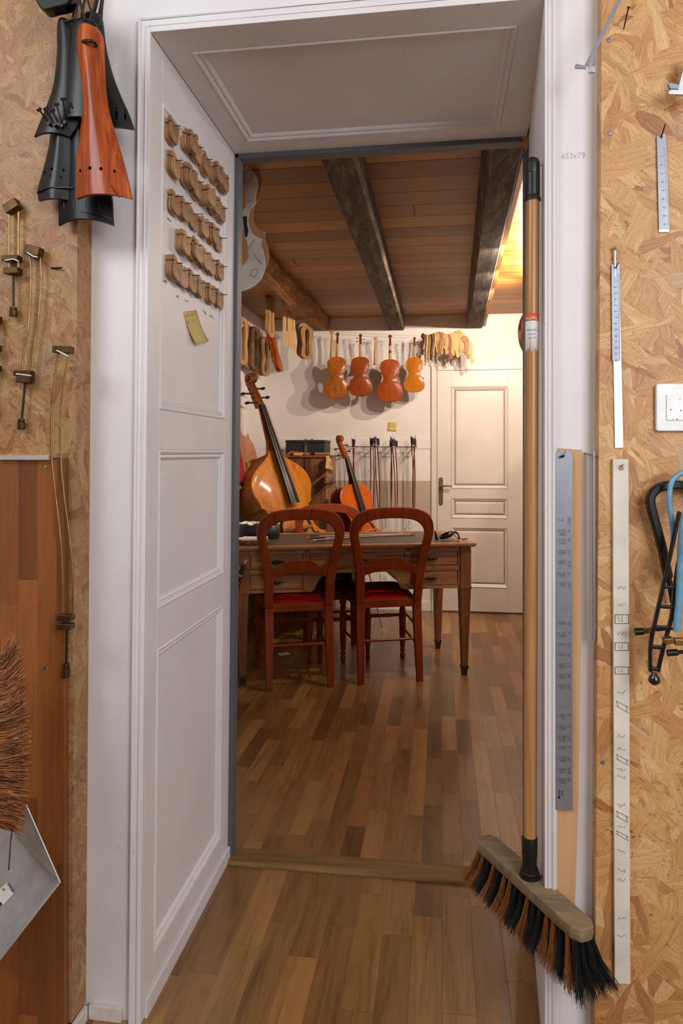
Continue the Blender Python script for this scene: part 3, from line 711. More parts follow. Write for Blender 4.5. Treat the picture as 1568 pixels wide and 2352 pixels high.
# ---- brass frame clamps
def bclamp(rodA, rodB, top, blocks, screw_, knob, Y, label, felt=None):
    c = PY(top[0] + top[2] / 2, top[1], Y); t = thing('brass_frame_clamp', label, 'clamp', tuple(c))
    for r in (rodA, rodB):
        MB().tube(cat([PY(a, b, Y) for a, b in r], 5), 0.0023, 8).build('brass_rod', MT['brass'], t)
    def blk(x, y, w, h, rot, nm):
        a = PY(x, y, Y); s = (PY(x + 1, y, Y) - a).x
        M = T(a.x, Y, a.z) @ RY(rot)
        MB().box((0, -0.003, 0), (w * s, 0.022, h * s), M).build(nm, MT['brassd'], t, bevel=0.0015)
    blk(*top, 'end_block')
    for b in blocks: blk(*b, 'sliding_block')
    MB().tube([PY(screw_[0], screw_[1], Y), PY(screw_[2], screw_[3], Y)], 0.0026, 8).build('threaded_rod', MT['iron'], t)
    k = MB(); a = PY(knob[0], knob[1], Y); b = PY(knob[0], knob[2], Y); s = abs((PY(1, 0, Y) - PY(0, 0, Y)).x) * knob[3] / 2; L = (a - b).length
    k.lathe([(0, 0), (s * 0.9, 0), (s, L * 0.1), (s, L * 0.65), (s * 0.8, L * 0.68), (s * 0.9, L * 0.75), (s * 0.85, L), (0, L)], 16, T(b.x, b.y, b.z))
    k.build('knob', MT['brassd'], t)
    for f in (felt or []):
        MB().tube([PY(a, b, Y - 0.015) for a, b in f], 0.0016, 6).build('felt_strip', MT['paper'], t)
    return t
bclamp([(21, 486), (21, 590), (21, 617)], [(43, 486), (42, 590), (42, 617)], (31, 476, 32, 20, -0.5), [(29, 595, 38, 11, 0), (32, 624, 33, 13, 0)], (31, 600, 31, 708), (31, 706, 727, 17), 1.518,
       'short brass frame clamp nailed high on the left strand board', [[(11, 598), (30, 595), (43, 600)]])
bclamp([(69, 584), (71, 640), (66, 740), (56, 800), (50, 856)], [(92, 586), (95, 640), (88, 730), (78, 800), (72, 856)], (80, 578, 34, 20, 0.25), [(57, 858, 38, 12, 0.03), (60, 872, 32, 14, 0.0)], (58, 878, 50, 966), (49, 962, 987, 16), 1.518,
       'bent brass frame clamp in the middle of the left strand board', [[(37, 859), (55, 861), (71, 863)], [(62, 580), (75, 588), (86, 591)]])
bclamp([(134, 812), (124, 890), (118, 960), (118, 1040), (124, 1110), (138, 1230), (143, 1330), (143, 1412)], [(158, 812), (144, 900), (139, 980), (140, 1060), (146, 1130), (160, 1240), (167, 1330), (167, 1412)],
       (147, 804, 40, 15, 0.05), [(153, 1417, 32, 13, 0), (153, 1437, 32, 13, 0)], (154, 1442, 152, 1526), (152, 1524, 1556, 16), 1.492, 'longest brass frame clamp hanging over the brown board edge', [[(130, 805), (145, 812), (156, 818)]])
bclamp([(-26, 740), (-27, 800), (-28, 850)], [(-4, 740), (-5, 800), (-6, 850)], (-15, 735, 34, 14, 0), [(-16, 800, 34, 12, 0), (-16, 846, 34, 12, 0)], (-16, 850, -16, 930), (-16, 930, 955, 16), 1.518,
       'brass frame clamp cut off by the left edge of the photo')
kn = MB().tube([PY(118, 616, 1.5325), PY(141, 615, 1.524)], 0.002, 8).build('short_nail', MT['iron'], at=PY(118, 616, 1.53)); tag(kn, 'short dark nail in the left strand board beside the bent brass clamp', 'nail')

# ---- hand brush and dustpan
t = thing('hand_brush', 'hand brush with brown bristles at the left edge in front of the brown board', 'brush', tuple(PY(-40, 1700, 1.42)))
m = MB(); ol = cat([(-55, 1505), (-30, 1500), (-22, 1520), (-24, 1700), (-22, 1880), (-35, 1905), (-60, 1900), (-62, 1700)], 4, True)
m.prism(px_out([(a[0] + 2, a[1]) for a in ol], 1.37), 0.05, y0=1.345); m.build('brush_back', MT['deskleg'], t, bevel=0.004)
rnd = random.Random(11); m = MB(); m2 = MB()
for i in range(2600):
    v = rnd.random(); py = 1512 + v * 376
    ang = 0.75 * (1 - v) ** 1.6 - 0.30 * v ** 3 + rnd.gauss(0, 0.10)
    L = (88 + rnd.uniform(-18, 14)) * (0.86 + 0.14 * sin(v * pi))
    Y0 = 1.37 + rnd.uniform(-0.024, 0.024); Y1 = Y0 + rnd.gauss(0, 0.010)
    x0, y0 = -26, py; x1 = x0 + L * cos(ang); y1 = y0 - L * sin(ang)
    xm = x0 + L * 0.5 * cos(ang * 0.5); ym = y0 - L * 0.5 * sin(ang * 0.5)
    (m if rnd.random() < 0.55 else m2).tube([PY(x0, y0, Y0), PY(xm, ym, (Y0 + Y1) / 2), PY(x1, y1 + rnd.uniform(-4, 4), Y1)], [0.0007, 0.0006, 0.00035], 3, False, False)
part_of(tag(m.build('bristles', MT['cocob'], t), kind='stuff'), 'brown coco bristles')
part_of(tag(m2.build('bristles', plain('dark_coco_bristle', (104, 56, 28), 0.7, 0, 0.2, 60), t), kind='stuff'), 'darker brown coco bristles')
t = thing('dustpan', 'galvanised metal dustpan with a torn sticker below the hand brush', 'dustpan', tuple(PY(20, 2050, 1.47)))
def Pq(x, y, Y): return tuple(PY(x, y, Y))
m = MB(); A, B, C_, D, E = Pq(-170, 1850, 1.49), Pq(30, 1912, 1.485), Pq(132, 2018, 1.48), Pq(-24, 2184, 1.455), Pq(-200, 2230, 1.45)
Bf, Cf, Df = Pq(60, 1848, 1.43), Pq(138, 2026, 1.425), Pq(-8, 2214, 1.40)
def sheet(quads, name, mat, par):
    mm = MB(); 
    for q in quads: mm.add(q, [tuple(range(len(q)))])
    o = mm.build(name, mat, par); s = o.modifiers.new('thickness', 'SOLIDIFY'); s.thickness = 0.0014; s.offset = 0; return o
sheet([[A, B, C_, D, E]], 'pan_base', MT['galv'], t)
sheet([[B, Bf, Cf, C_]], 'side_flange', MT['galv'], t)
sheet([[C_, Cf, Df, D]], 'front_flange', MT['galv'], t)
MB().tube([Cf, Df], 0.0022, 8).build('rolled_rim', MT['galv'], t); MB().tube([Bf, Cf], 0.0016, 8).build('rolled_rim', MT['galv'], t)
def onplane(P0, ux, uy, w):
    """matrix whose local x,z lie in the plane and -y faces the viewer"""
    ux = Vector(ux).normalized(); n = ux.cross(Vector(uy)).normalized(); uz = n.cross(ux).normalized()
    return Matrix((ux, -n, uz)).transposed().to_4x4() if False else Matrix(((ux.x, n.x, uz.x, P0[0]), (ux.y, n.y, uz.y, P0[1]), (ux.z, n.z, uz.z, P0[2]), (0, 0, 0, 1)))
bn = (Vector(C_) - Vector(B)).cross(Vector(D) - Vector(B)).normalized()
if bn.y > 0: bn = -bn
def onpan(x, y, off):
    r = Vector(PD(x, y, 1.0)) - Vector((0, 0, CAMH)); o = Vector((0, 0, CAMH)); tt = (Vector(B) - o).dot(bn) / r.dot(bn); return o + r * tt + bn * off
stk = [(-14, 2052), (18, 2026), (32, 2052), (10, 2076), (-10, 2092)]
m = MB(); m.add([onpan(a, b, 0.0016) for a, b in stk], [(0, 1, 2, 3, 4)]); so = m.build('torn_sticker', MT['paper'], t); sol = so.modifiers.new('thickness', 'SOLIDIFY'); sol.thickness = 0.0003
m = MB()
for i in range(5):
    a, b = 17 + i * 2.6, 2031 + i * 4; m.add([onpan(a, b, 0.0020), onpan(a + 5, b - 4, 0.0020), onpan(a + 6.5, b - 2.2, 0.0020), onpan(a + 1.5, b + 1.8, 0.0020)], [(0, 1, 2, 3)])
m.add([onpan(-8, 2082, 0.0020), onpan(3, 2070, 0.0020), onpan(7, 2076, 0.0020), onpan(-6, 2090, 0.0020)], [(0, 1, 2, 3)])
m.build('printed_bars', MT['ink'], so)
m = MB(); c0 = (9.5, 2042); m.add([onpan(c0[0] + 3.6 * cos(2 * pi * i / 12), c0[1] + 3.6 * sin(2 * pi * i / 12), 0.0020) for i in range(12)], [tuple(range(12))]); m.build('orange_dot', MT['batten'], so)
o = MB().tube(cat([PY(30, 1890, 1.40), PY(25, 1930, 1.42), PY(22, 1970, 1.445), PY(20, 1998, 1.455)], 5), 0.0016, 6).build('brown_twine', MT['bark'], at=PY(25, 1930, 1.42)); tag(o, 'brown twine dangling from the hand brush over the dustpan', 'twine')

# ---- bridges threaded on nails in the left reveal
def XPz(z): return XL(z) - 0.012     # panel face
XP = XPz(2.0)
rows = [
 ('top', [(414.5, 289, 3), (448, 312.5, 5), (468, 338.5, 3), (488.5, 366, 3), (508.5, 388.5, 5), (526, 409.5, 4)]),
 ('second', [(420, 368, 3), (447, 393, 5), (469, 418.5, 3), (485.5, 440, 6), (506.5, 459.5, 4), (523.5, 478.5, 3)]),
 ('third', [(421, 451, 2), (441, 467, 3), (466, 491.5, 1), (486, 511, 3), (504.5, 527.5, 4), (521.5, 547, 1)]),
 ('fourth', [(440, 545.5, 4), (462.5, 563.5, 5), (485, 582.5, 4), (503, 598, 2), (522.5, 612, 2)]),
 ('bottom', [(419.5, 604.5, 4), (440, 621, 2), (459, 632, 3), (478.5, 650, 3), (502, 663.5, 3), (522, 677, 2)])]
def bridge_mesh(w, h, t, name, mat, var=0):
    # u: height (feet at 0), v: width; built in local x=-u.. so that plane is y-z of the wall
    pts = [(0, -.5), (0, -.2), (.08, -.14), (.1, 0), (.08, .14), (0, .2), (0, .5), (.23, .49), (.25, .36), (.29, .36), (.31, .47), (.5, .5), (.8, .48), (.94, .38), (1, .14), (1, -.14), (.94, -.38), (.8, -.48), (.5, -.5), (.31, -.47), (.29, -.36), (.25, -.36), (.23, -.49)]
    if var: pts = [(u, v * (0.94 if 0.3 < u else 1.0)) for u, v in pts]
    mb = MB(); mb.prism([(u * h, v * w) for u, v in pts], t)
    mb.bb(h * 0.60, h * 0.66, -0.0003, 0.0, -0.06 * w, 0.06 * w); mb.bb(h * 0.50, h * 0.54, -0.0003, 0, -0.03 * w, 0.03 * w)
    me = mb.build(name, mat); return me
protos = [bridge_mesh(0.062, 0.054, 0.0050, 'bridge', MT['maple']), bridge_mesh(0.062, 0.054, 0.0046, 'bridge', MT['maple2'], 1), bridge_mesh(0.058, 0.055, 0.0052, 'bridge', MT['maple'], 1)]
used = [False] * 3; nord = ['first', 'second', 'third', 'fourth', 'fifth', 'sixth']
# local (x=u,y=t,z=v) -> world: u along +Y (into passage), thickness along -y local => +X
rnd = random.Random(5)
for rn, lst in rows:
    for ni, (tx, ty, cnt) in enumerate(lst):
        XT = -0.657
        tip = PX(tx, ty, XT); XP = XPz(tip.z); base = Vector((XP, tip.y, tip.z))
        nl = MB().tube([base, tip], 0.0011, 6).build('nail', MT['iron'], at=base)
        tag(nl, 'dark nail, %s from the left in the %s row, holding bridges on the reveal' % (nord[ni], rn), 'nail', 'nails holding the bridges')
        tilt0 = rnd.uniform(-0.10, 0.22)
        for j in range(cnt):
            pi_ = rnd.randrange(3)
            th = 0.0050
            xx = XP + 0.001 + j * (th + 0.0012) + (0.004 if cnt < 3 else 0)
            tl = tilt0 + rnd.uniform(-0.07, 0.07)
            off = rnd.uniform(-0.003, 0.003)
            # nail sits near upper foot: u=0.018, v=+0.018
            M = Matrix(((0, -1, 0, xx + th), (0, 0, 1, tip.y), (-1, 0, 0, tip.z), (0, 0, 0, 1)))
            M = M @ RY(tl) @ T(-0.015 + off, 0, 0.008 + off)
            if not used[pi_]: o = protos[pi_]; used[pi_] = True
            else: o = protos[pi_].copy(); COL.objects.link(o)
            o.matrix_basis = M; WM[o.name] = M.copy()
            where = 'only bridge' if cnt == 1 else ('innermost bridge' if j == 0 else ('outermost bridge' if j == cnt - 1 else '%s bridge from the wall' % nord[j]))
            tag(o, 'raw maple %s on the %s nail of the %s row' % (where, nord[ni], rn), 'bridge', 'instrument bridges stacked on nails')
# pencil notes under the stacks
def scrib(px, py, w, h, seed, X):
    r = random.Random(seed); m = MB(); n = 9
    pts = [PX(px + w * i / n + r.uniform(-1, 1), py + h * i / n + r.uniform(-4, 4), X) for i in range(n + 1)]
    return m.tube(pts, 0.0005, 4, False)
tr = bpy.data.objects['trim_1']
for i, (a, b, w_, h_) in enumerate([(382, 336, 12, 6), (384, 412, 20, 12), (384, 502, 8, 6), (386, 585, 10, 6), (382, 500, 10, 8), (406, 678, 4, 4), (425, 688, 8, 5), (466, 714, 8, 6), (482, 724, 8, 6), (378, 645, 4, 4)]):
    scrib(a, b, w_, h_, i, XPz(1.9) + 0.0006).build('pencil_note', MT['ink'], tr)
# sticky note on the reveal
def sticky_grid(P0, P1, P2, P3, n, curl):
    vs = []; fs = []
    for i in range(n + 1):
        t = i / n; a = P0.lerp(P3, t); b = P1.lerp(P2, t)
        for k in range(5): q = a.lerp(b, k / 4); vs.append(q + curl * (t ** 3))
    for i in range(n):
        for k in range(4): fs.append((i * 5 + k, i * 5 + k + 1, (i + 1) * 5 + k + 1, (i + 1) * 5 + k))
    return MB().add(vs, fs, True)
XP = XPz(1.7); X1 = XP + 0.0012
P0, P1, P2, P3 = PX(421, 716, X1), PX(451, 712, X1), PX(470, 784, X1), PX(441, 792, X1)
o = sticky_grid(P0, P1, P2, P3, 8, Vector((0.014, 0, 0))).build('sticky_note', MT['sticky'], at=P0.lerp(P2, 0.5)); s = o.modifiers.new('thickness', 'SOLIDIFY'); s.thickness = 0.0004; s.offset = 0
tag(o, 'yellow sticky note with pencil writing on the left reveal, below the bridges', 'sticky note')
m = MB()
for (a, b, w_, sd) in ((426, 726, 20, 1), (427, 741, 8, 2), (440, 739, 7, 3), (429, 754, 5, 4), (443, 752, 6, 5)):
    r = random.Random(sd); n = int(w_ / 1.6)
    m.tube([PX(a + w_ * i / n, b - i * 0.35 + r.uniform(-2.6, 2.6), X1 + 0.0012) for i in range(n + 1)], 0.00035, 4, False)
m.build('handwriting', MT['ink'], o)

# ---- broom
BR = thing('broom', 'wooden push broom with black and orange bristles hanging by its handle', 'broom', (0.196, 1.628, 0.405))
HXY = Vector((0.196, 1.628)); zt = 1.35 + (1040 - 450) / 1630 * 1.585; zb = 1.35 + (1040 - 1925) / 1630 * 1.585
dT = Vector((0.1955, 1.63)); 
def hpt(z): return Vector((0.1935 + (z - 0.4) * 0.0040, 1.628, z))
MB().tube([hpt(zb + (zt - zb) * i / 8) for i in range(9)], 0.0148, 20).build('handle', MT['handle'], BR)
m = MB(); z0 = zt - 0.012; zc = 1.35 + (1040 - 363) / 1630 * 1.585; Lc = zc - z0
pr = [(0.0, 0), (0.0185, 0.0), (0.0185, 0.005), (0.0162, 0.008)]
for i in range(9): pr += [(0.0162, 0.012 + i * 0.0058), (0.0156, 0.0138 + i * 0.0058), (0.0162, 0.0156 + i * 0.0058)]
pr += [(0.0160, Lc - 0.014), (0.0142, Lc - 0.006), (0.009, Lc - 0.001), (0, Lc)]
c = hpt(z0); m.lathe(pr, 24, T(c.x, c.y, c.z)); g = m.build('grip_cap', MT['black'], BR, auto=60)
c = hpt(zc - 0.024); m = MB(); ol = cat([(-0.0045, -0.010), (0.0045, -0.010), (0.005, 0.008), (-0.005, 0.008)], 4, True)
m.prism([(a[0], a[1]) for a in ol], 0.002, T(c.x - 0.006, c.y - 0.0165, c.z)); m.build('hanging_slot', MT['blackgloss'], g)
lz1 = 1.35 + (1040 - 722) / 1630 * 1.585; lz0 = 1.35 + (1040 - 806) / 1630 * 1.585; zr = lz1 - 0.0165
def band(za, zb_, r, name, mat, par, ragged=False):
    ca = hpt(za); mm = MB(); vs = []; fs = []; n = 28
    for k in range(n + 1):
        a = -pi * 0.62 - 0.35 + (pi * 1.24) * k / n + 0.1; rg = (0.004 * sin(k * 0.9) + 0.002 * sin(k * 2.1)) if ragged else 0
        for zz_ in (za + rg, zb_): q = hpt(zz_); vs.append((q.x + r * sin(a + 0.3), q.y - r * cos(a + 0.3), zz_))
    for k in range(n): fs.append((2 * k, 2 * k + 2, 2 * k + 3, 2 * k + 1))
    o = mm.add(vs, fs, True).build(name, mat, par); s = o.modifiers.new('t', 'SOLIDIFY'); s.thickness = 0.0003; return o
lb = band(lz0, lz1, 0.01505, 'paper_label', MT['paper'], BR, True)
band(zr, lz1, 0.0152, 'red_band', MT['redlabel'], lb)
def label_text(tx, size, z, mat, ang=0.0):
    q = hpt(z); textmesh(tx, size, mat, T(q.x, q.y, q.z) @ RZ(ang), 'label_text', lb, bend=0.0154, ext=0.0)
label_text('thoma', 0.0125, zr + 0.0055, MT['paper'], -0.28)
label_text('MENOIR 12', 0.0062, zr - 0.021, MT['bluetext'], 0.1)
label_text('article 04', 0.0048, zr - 0.030, MT['bluetext'], -0.15)
label_text('serie 130', 0.0048, zr - 0.038, MT['bluetext'], -0.1)
# socket and block
m = MB(); c = hpt(0.405)
m.lathe([(0.0, 0.0), (0.0225, 0.0), (0.0225, 0.006), (0.020, 0.007), (0.021, 0.012), (0.0185, 0.014), (0.0185, 0.02), (0.0160, 0.021), (0.0160, 0.045), (0.0172, 0.05), (0.0172, 0.088), (0.0165, 0.09), (0.0, 0.09)], 24, T(c.x, c.y, 0.404))
m.build('socket', MT['black'], BR)
u = Vector((0.502, -0.865, 0)).normalized(); vv = Vector((u.y, -u.x, 0)) * -1   # across: towards back-left? normalised below
MBk = Matrix(((u.x, -u.y, 0, c.x), (u.y, u.x, 0, c.y), (0, 0, 1, 0.404), (0, 0, 0, 1)))
m = MB(); h = 0.029; L2 = 0.185; wd = 0.0275
ol = [(-L2, -wd * 0.55), (-L2 + 0.018, -wd), (L2 - 0.02, -wd), (L2, -wd * 0.6), (L2 + 0.002, 0.0), (L2, wd * 0.6), (L2 - 0.02, wd), (-L2 + 0.018, wd), (-L2, wd * 0.55)]
vs = [(a, b, 0) for a, b in ol] + [(a, b, -h * 0.5) for a, b in ol] + [(a * 0.99, b * 0.9, -h) for a, b in ol]; n = len(ol); fs = [tuple(range(n)), tuple(range(2 * n, 3 * n))[::-1]]
for L in range(2):
    for i in range(n): fs.append((L * n + i, L * n + (i + 1) % n, (L + 1) * n + (i + 1) % n, (L + 1) * n + i))
MB(MBk).add(vs, fs).build('broom_block', MT['broomblock'], BR, bevel=0.003)
rnd = random.Random(3); mk = MB(MBk); mo = MB(MBk)
NC, NR = 17, 4
for ci in range(NC):
    for ri in range(NR):
        cx_ = -0.172 + 0.344 * ci / (NC - 1); cy_ = -0.020 + 0.040 * ri / (NR - 1)
        tgt = mo if (ci + ri // 2) % 3 == 0 or (ri == 0 and ci % 4 == 1) else mk
        fl = cx_ / 0.172
        for b in range(105):
            a0 = rnd.uniform(0, 2 * pi); rr = 0.0045 * sqrt(rnd.random())
            x0 = cx_ + rr * cos(a0); y0 = cy_ + rr * sin(a0)
            dx = fl * abs(fl) * 0.030 + rnd.gauss(0, 0.007) + (0.012 if fl > 0 else -0.006) * abs(fl); dy = (cy_ / 0.02) * 0.022 + rnd.gauss(0, 0.006)
            Lb = 0.086 + rnd.uniform(-0.012, 0.008)
            tgt.tube([(x0, y0, -h + 0.002), (x0 + dx * 0.35, y0 + dy * 0.35, -h - Lb * 0.5), (x0 + dx, y0 + dy, -h - Lb)], [0.00055, 0.0005, 0.0003], 3, False, False)
part_of(tag(mk.build('bristles', MT['bristleb'], BR), kind='stuff'), 'black bristle tufts'); part_of(tag(mo.build('bristles', MT['bristleo'], BR), kind='stuff'), 'orange brown bristle tufts')
nz = 1.35 + (1040 - 378) / 1630 * 1.585
tag(MB().tube([(0.2225, 1.628, nz - 0.004), (0.205, 1.626, nz)], 0.0011, 6).build('nail', MT['steelm'], at=(0.2225, 1.628, nz)), 'small bright nail holding the broom on the right reveal', 'nail')

# ---- right casing: fibreboard strip, printed steel ruler, rod
Yc_ = 1.5895
def quad_solid(pts, Y0, Y1, name, mat, parent=None, at=None, bevel=0, Yref=None):
    o2 = px_out(pts, Yref or Y0); return MB().prism(o2, Y1 - Y0, y0=Y0).build(name, mat, parent, at=at, bevel=bevel)
ms = quad_solid([(1262, 1028), (1337, 1033), (1334, 1500), (1328, 1850), (1316, 2204), (1248, 2204), (1256, 1600)], 1.5925, 1.5995, 'fibreboard_strip', MT['mdf'], at=PY(1295, 1600, 1.595), bevel=0.0008)
tag(ms, 'long tan fibreboard strip fixed to the right casing behind a steel ruler', 'board')
rl = thing('steel_ruler', 'wide steel ruler with small printed text hanging on the fibreboard strip', 'ruler', tuple(PY(1295, 1045, 1.585)))
ol = [(1275, 1048), (1278, 1039), (1286, 1034), (1303, 1034), (1311, 1039), (1314, 1048), (1314, 1300), (1315, 1862), (1276, 1860), (1275, 1400)]
quad_solid(ol, 1.5850, 1.5866, 'blade', MT['printsteel'], rl)
m = MB(); r = random.Random(2); YT = 1.5846
def dash(x0, y0, x1, y1):
    a = PY(x0, y0, YT); b = PY(x1, y1, YT); m.bb(a.x, b.x, YT - 0.0002, YT + 0.0003, b.z, a.z)
for k, y in enumerate([1190, 1216, 1238, 1264, 1288, 1314, 1338, 1428, 1452, 1478, 1500, 1524, 1548, 1572, 1640, 1664, 1690, 1714, 1738, 1764, 1788]):
    for (xa, xb) in ((1281, 1283), (1285, 1299), (1303, 1311)):
        m = MB()
        nn = r.randint(3, 6) if xb - xa > 5 else 3
        for q in range(nn):
            yy = y + q * 2.6
            if xb - xa < 4: dash(xa, yy, xb, yy + 1.2)
            else:
                x = xa
                while x < xb - 1:
                    ww = r.uniform(1.0, 2.2)
                    if r.random() < 0.8: dash(x, yy, x + ww, yy + 1.1)
                    x += ww + 0.8
        if m.v: m.build('printed_text', MT['ink'], rl)
for y in (1400, 1623): m = MB(); dash(1280, y, 1309, y + 1); m.build('printed_line', MT['ink'], rl)
for (x, y) in ((1282, 1814), (1282, 1820.5), (1282, 1826.5), (1289, 1816), (1289, 1822)): m = MB(); dash(x, y, x + 4.3, y + 4.6); m.build('printed_character', MT['ink'], rl)
m = MB(); a = PY(1283.5, 1832, YT); m.lathe([(0, -0.0002), (0.0022, -0.0002), (0.0022, 0.0003), (0, 0.0003)], 14, frame(a, (0, -1, 0), (0, 0, 1))); m.build('printed_dot', MT['blackgloss'], rl)
tag(MB().tube([PY(1296, 1046, 1.592), PY(1290, 1049, 1.575)], 0.0030, 8).tube([PY(1294, 1048, 1.58), PY(1299, 1034, 1.574)], 0.0006, 5).build('nail', MT['iron'], at=PY(1296, 1046, 1.59)), 'bent dark nail at the rounded top of the printed steel ruler', 'nail')
tag(MB().tube([PY(1341, 1041, 1.599), PY(1356, 1045, 1.58), PY(1374, 1051, 1.575)], 0.0012, 6).build('nail', MT['steelm'], at=PY(1341, 1041, 1.599)), 'thin bright nail sticking out beside the fibreboard strip', 'nail')
tag(MB().bb(0.317, 0.3205, 1.5655, 1.5725, PY(1378, 1472, 1.57).z, PY(1378, 1036, 1.57).z).build('steel_rod', MT['steelm'], at=PY(1378, 1300, 1.57)), 'narrow grey steel straightedge hanging along the right panel edge', 'straightedge')
textmesh('653x79', 0.017, MT['pencil'], T(*PY(1316, 358, YW - 0.0002)) , 'pencil_number', bpy.data.objects['wall_front'], ext=0.0001)
# ---- right strand board
YO = 1.5595
wb = thing('marked_batten', 'long whitewashed batten with pencil sketches nailed to the right strand board', 'batten', tuple(PY(1427, 1075, 1.55)))
ol = [(1407.5, 1054), (1443, 1055), (1445, 1600), (1447, 2261), (1411.5, 2259), (1409, 1600)]
quad_solid(ol, 1.550, YO, 'batten', plain('whitewashed_batten', (222, 214, 200), 0.6, 0, 0.10, 8), wb, bevel=0.0008)
m = MB()
def ln(x0, y0, x1, y1, r_=0.0007, Y=1.5497): m.tube([PY(x0, y0, Y), PY(x1, y1, Y)], r_, 4, False)
for (ya, yb) in ((1412, 1432), (1476, 1494), (1532, 1548)):
    m = MB()
    ln(1412, ya, 1443, ya); ln(1412, yb, 1443, yb); ln(1443, ya, 1443, yb); ln(1412, ya, 1412, yb)
    ln(1418, ya + 4, 1424, yb - 4, 0.0004); ln(1428, ya + 3, 1428, yb - 3, 0.0004); m.build('pencil_sketch', MT['ink'], wb)
for (y, hh) in ((1615, 12), (1738, 10), (1868, 12), (1913, 8)):
    m = MB()
    for (a, b) in ((0, 0), (0, hh)): ln(1414, y + b - 6, 1443, y + b + 10, 0.0005)
    ln(1416, y - 5, 1419, y + hh - 4, 0.0005); ln(1438, y + 6, 1440, y + hh + 6, 0.0005); m.build('pencil_sketch', MT['ink'], wb)
r = random.Random(8)
for y in (1350, 1390, 1455, 1590, 1690, 1720, 1768, 1785, 1850, 1900, 1955, 2000, 2020, 2110, 2150):
    n = 9; m = MB(); m.tube([PY(1417 + i * 2.4, y + r.uniform(-5, 5), 1.5497) for i in range(n)], 0.00035, 4, False); m.build('pencil_note', MT['ink'], wb)
m = MB(); m.lathe([(0, -0.0002), (0.0055, -0.0002), (0.0055, 0.0004), (0, 0.0004)], 16, frame(PY(1426, 1075, 1.5498), (0, -1, 0), (0, 0, 1))); m.build('nail_hole', MT['osbedge'], wb)
tag(MB().tube([PY(1424, 1071, 1.556), PY(1431, 1067, 1.535)], 0.0012, 6).build('nail', MT['iron'], at=PY(1424, 1071, 1.55)), 'dark nail through the hole at the top of the whitewashed batten', 'nail')
def ruler(pts, Y, label, ticks=None, mat='whitesteel', hole=None):
    t = thing('steel_rule', label, 'ruler', tuple(PY(*pts[0], Y)))
    quad_solid(pts, Y, Y + 0.0014, 'blade', MT[mat], t)
    if ticks:
        mm = MB(); x0, x1, y0, y1, n, dx = ticks
        for i in range(n):
            y = y0 + (y1 - y0) * i / (n - 1); f = i / (n - 1); L = 5 if i % 5 == 0 else 2.6
            a = PY(x1 + dx * f - L, y, Y); b = PY(x1 + dx * f - 0.5, y, Y); mm.bb(a.x, b.x, Y - 0.0003, Y + 0.0002, a.z - 0.0003, a.z + 0.0003)
            if i % 5 == 0 and i:
                pass
        mm.build('graduations', MT['ink'], t)
        for i in range(1, n // 5 + 1):
            f = i * 5 / (n - 1)
            if f > 1: break
            p_ = PY((x0 + x1) / 2 + dx * f - 1, y0 + (y1 - y0) * f, Y - 0.0002)
            textmesh(str(i), 0.0065, MT['ink'], T(*p_) @ RY(pi / 2), 'number', t, ext=0.0001)
    if hole:
        mm = MB(); mm.lathe([(0, -0.0002), (0.003, -0.0002), (0.003, 0.0003), (0, 0.0003)], 12, frame(PY(*hole, Y - 0.0001), (0, -1, 0), (0, 0, 1))); mm.build('hanging_hole', MT['blackgloss'], t)
    return t
ruler([(1405, 640), (1422, 640), (1431, 1028), (1412, 1029)], 1.5565, 'long blank white steel rule hanging behind the graduated one left of the switch')
ruler([(1404, 609), (1407, 606), (1420, 606), (1423, 609), (1424, 828), (1406, 829)], 1.5545, 'graduated steel rule hung from a black nail left of the switch', (1404, 1422, 632, 826, 71, 2), 'steelm', (1414, 617))
ruler([(1512, 480), (1534, 480), (1536, 533), (1513, 533)], 1.5570, 'lower tip of a second short rule behind the upper right steel rule')
ruler([(1508, 311), (1528, 307), (1537, 524), (1513, 525)], 1.5550, 'short steel rule hanging from a nail at the upper right', (1508, 1527, 340, 515, 46, 9), 'steelm', (1518, 315))
tag(MB().tube([PY(1412, 619, 1.558), PY(1419, 604, 1.535)], 0.0012, 6).build('nail', MT['iron'], at=PY(1412, 619, 1.555)), 'black nail at the top of the graduated steel rule', 'nail')
tag(MB().tube([PY(1518, 315, 1.558), PY(1527, 286, 1.525)], 0.0013, 6).build('nail', MT['iron'], at=PY(1518, 315, 1.555)), 'long dark nail above the short upper right steel rule', 'nail')
tag(MB().tube([PY(1432, 66, 1.558), PY(1443, 17, 1.51)], 0.0014, 6).lathe([(0, 0), (0.003, 0), (0.003, 0.001), (0, 0.001)], 10, frame(PY(1443, 17, 1.51), (0.3, -1, 0.6), (0, 0, 1))).build('nail', MT['iron'], at=PY(1432, 66, 1.555)), 'bare dark nail near the top of the right strand board', 'nail')
m = MB(); a = PY(1412, 610, 1.556); 
m.tube([PY(1412, 660, 1.5585), PY(1412, 600, 1.553)], 0.0018, 8)
for i in range(5): m.lathe([(0, -0.001), (0.0028, -0.001), (0.0028, 0.001), (0, 0.001)], 10, T(*PY(1412, 582 + i * 5, 1.552)))
m.tube([PY(1412, 606, 1.553), PY(1411.5, 575, 1.552)], 0.0020, 8)
m.lathe([(0, -0.004), (0.003, -0.003), (0.0042, 0), (0.003, 0.003), (0, 0.004)], 14, T(*PY(1411.5, 570, 1.552)))
tag(m.build('threaded_pin', MT['steel'], at=PY(1412, 600, 1.552)), 'bright threaded pin with a ball head above the graduated rule', 'pin')
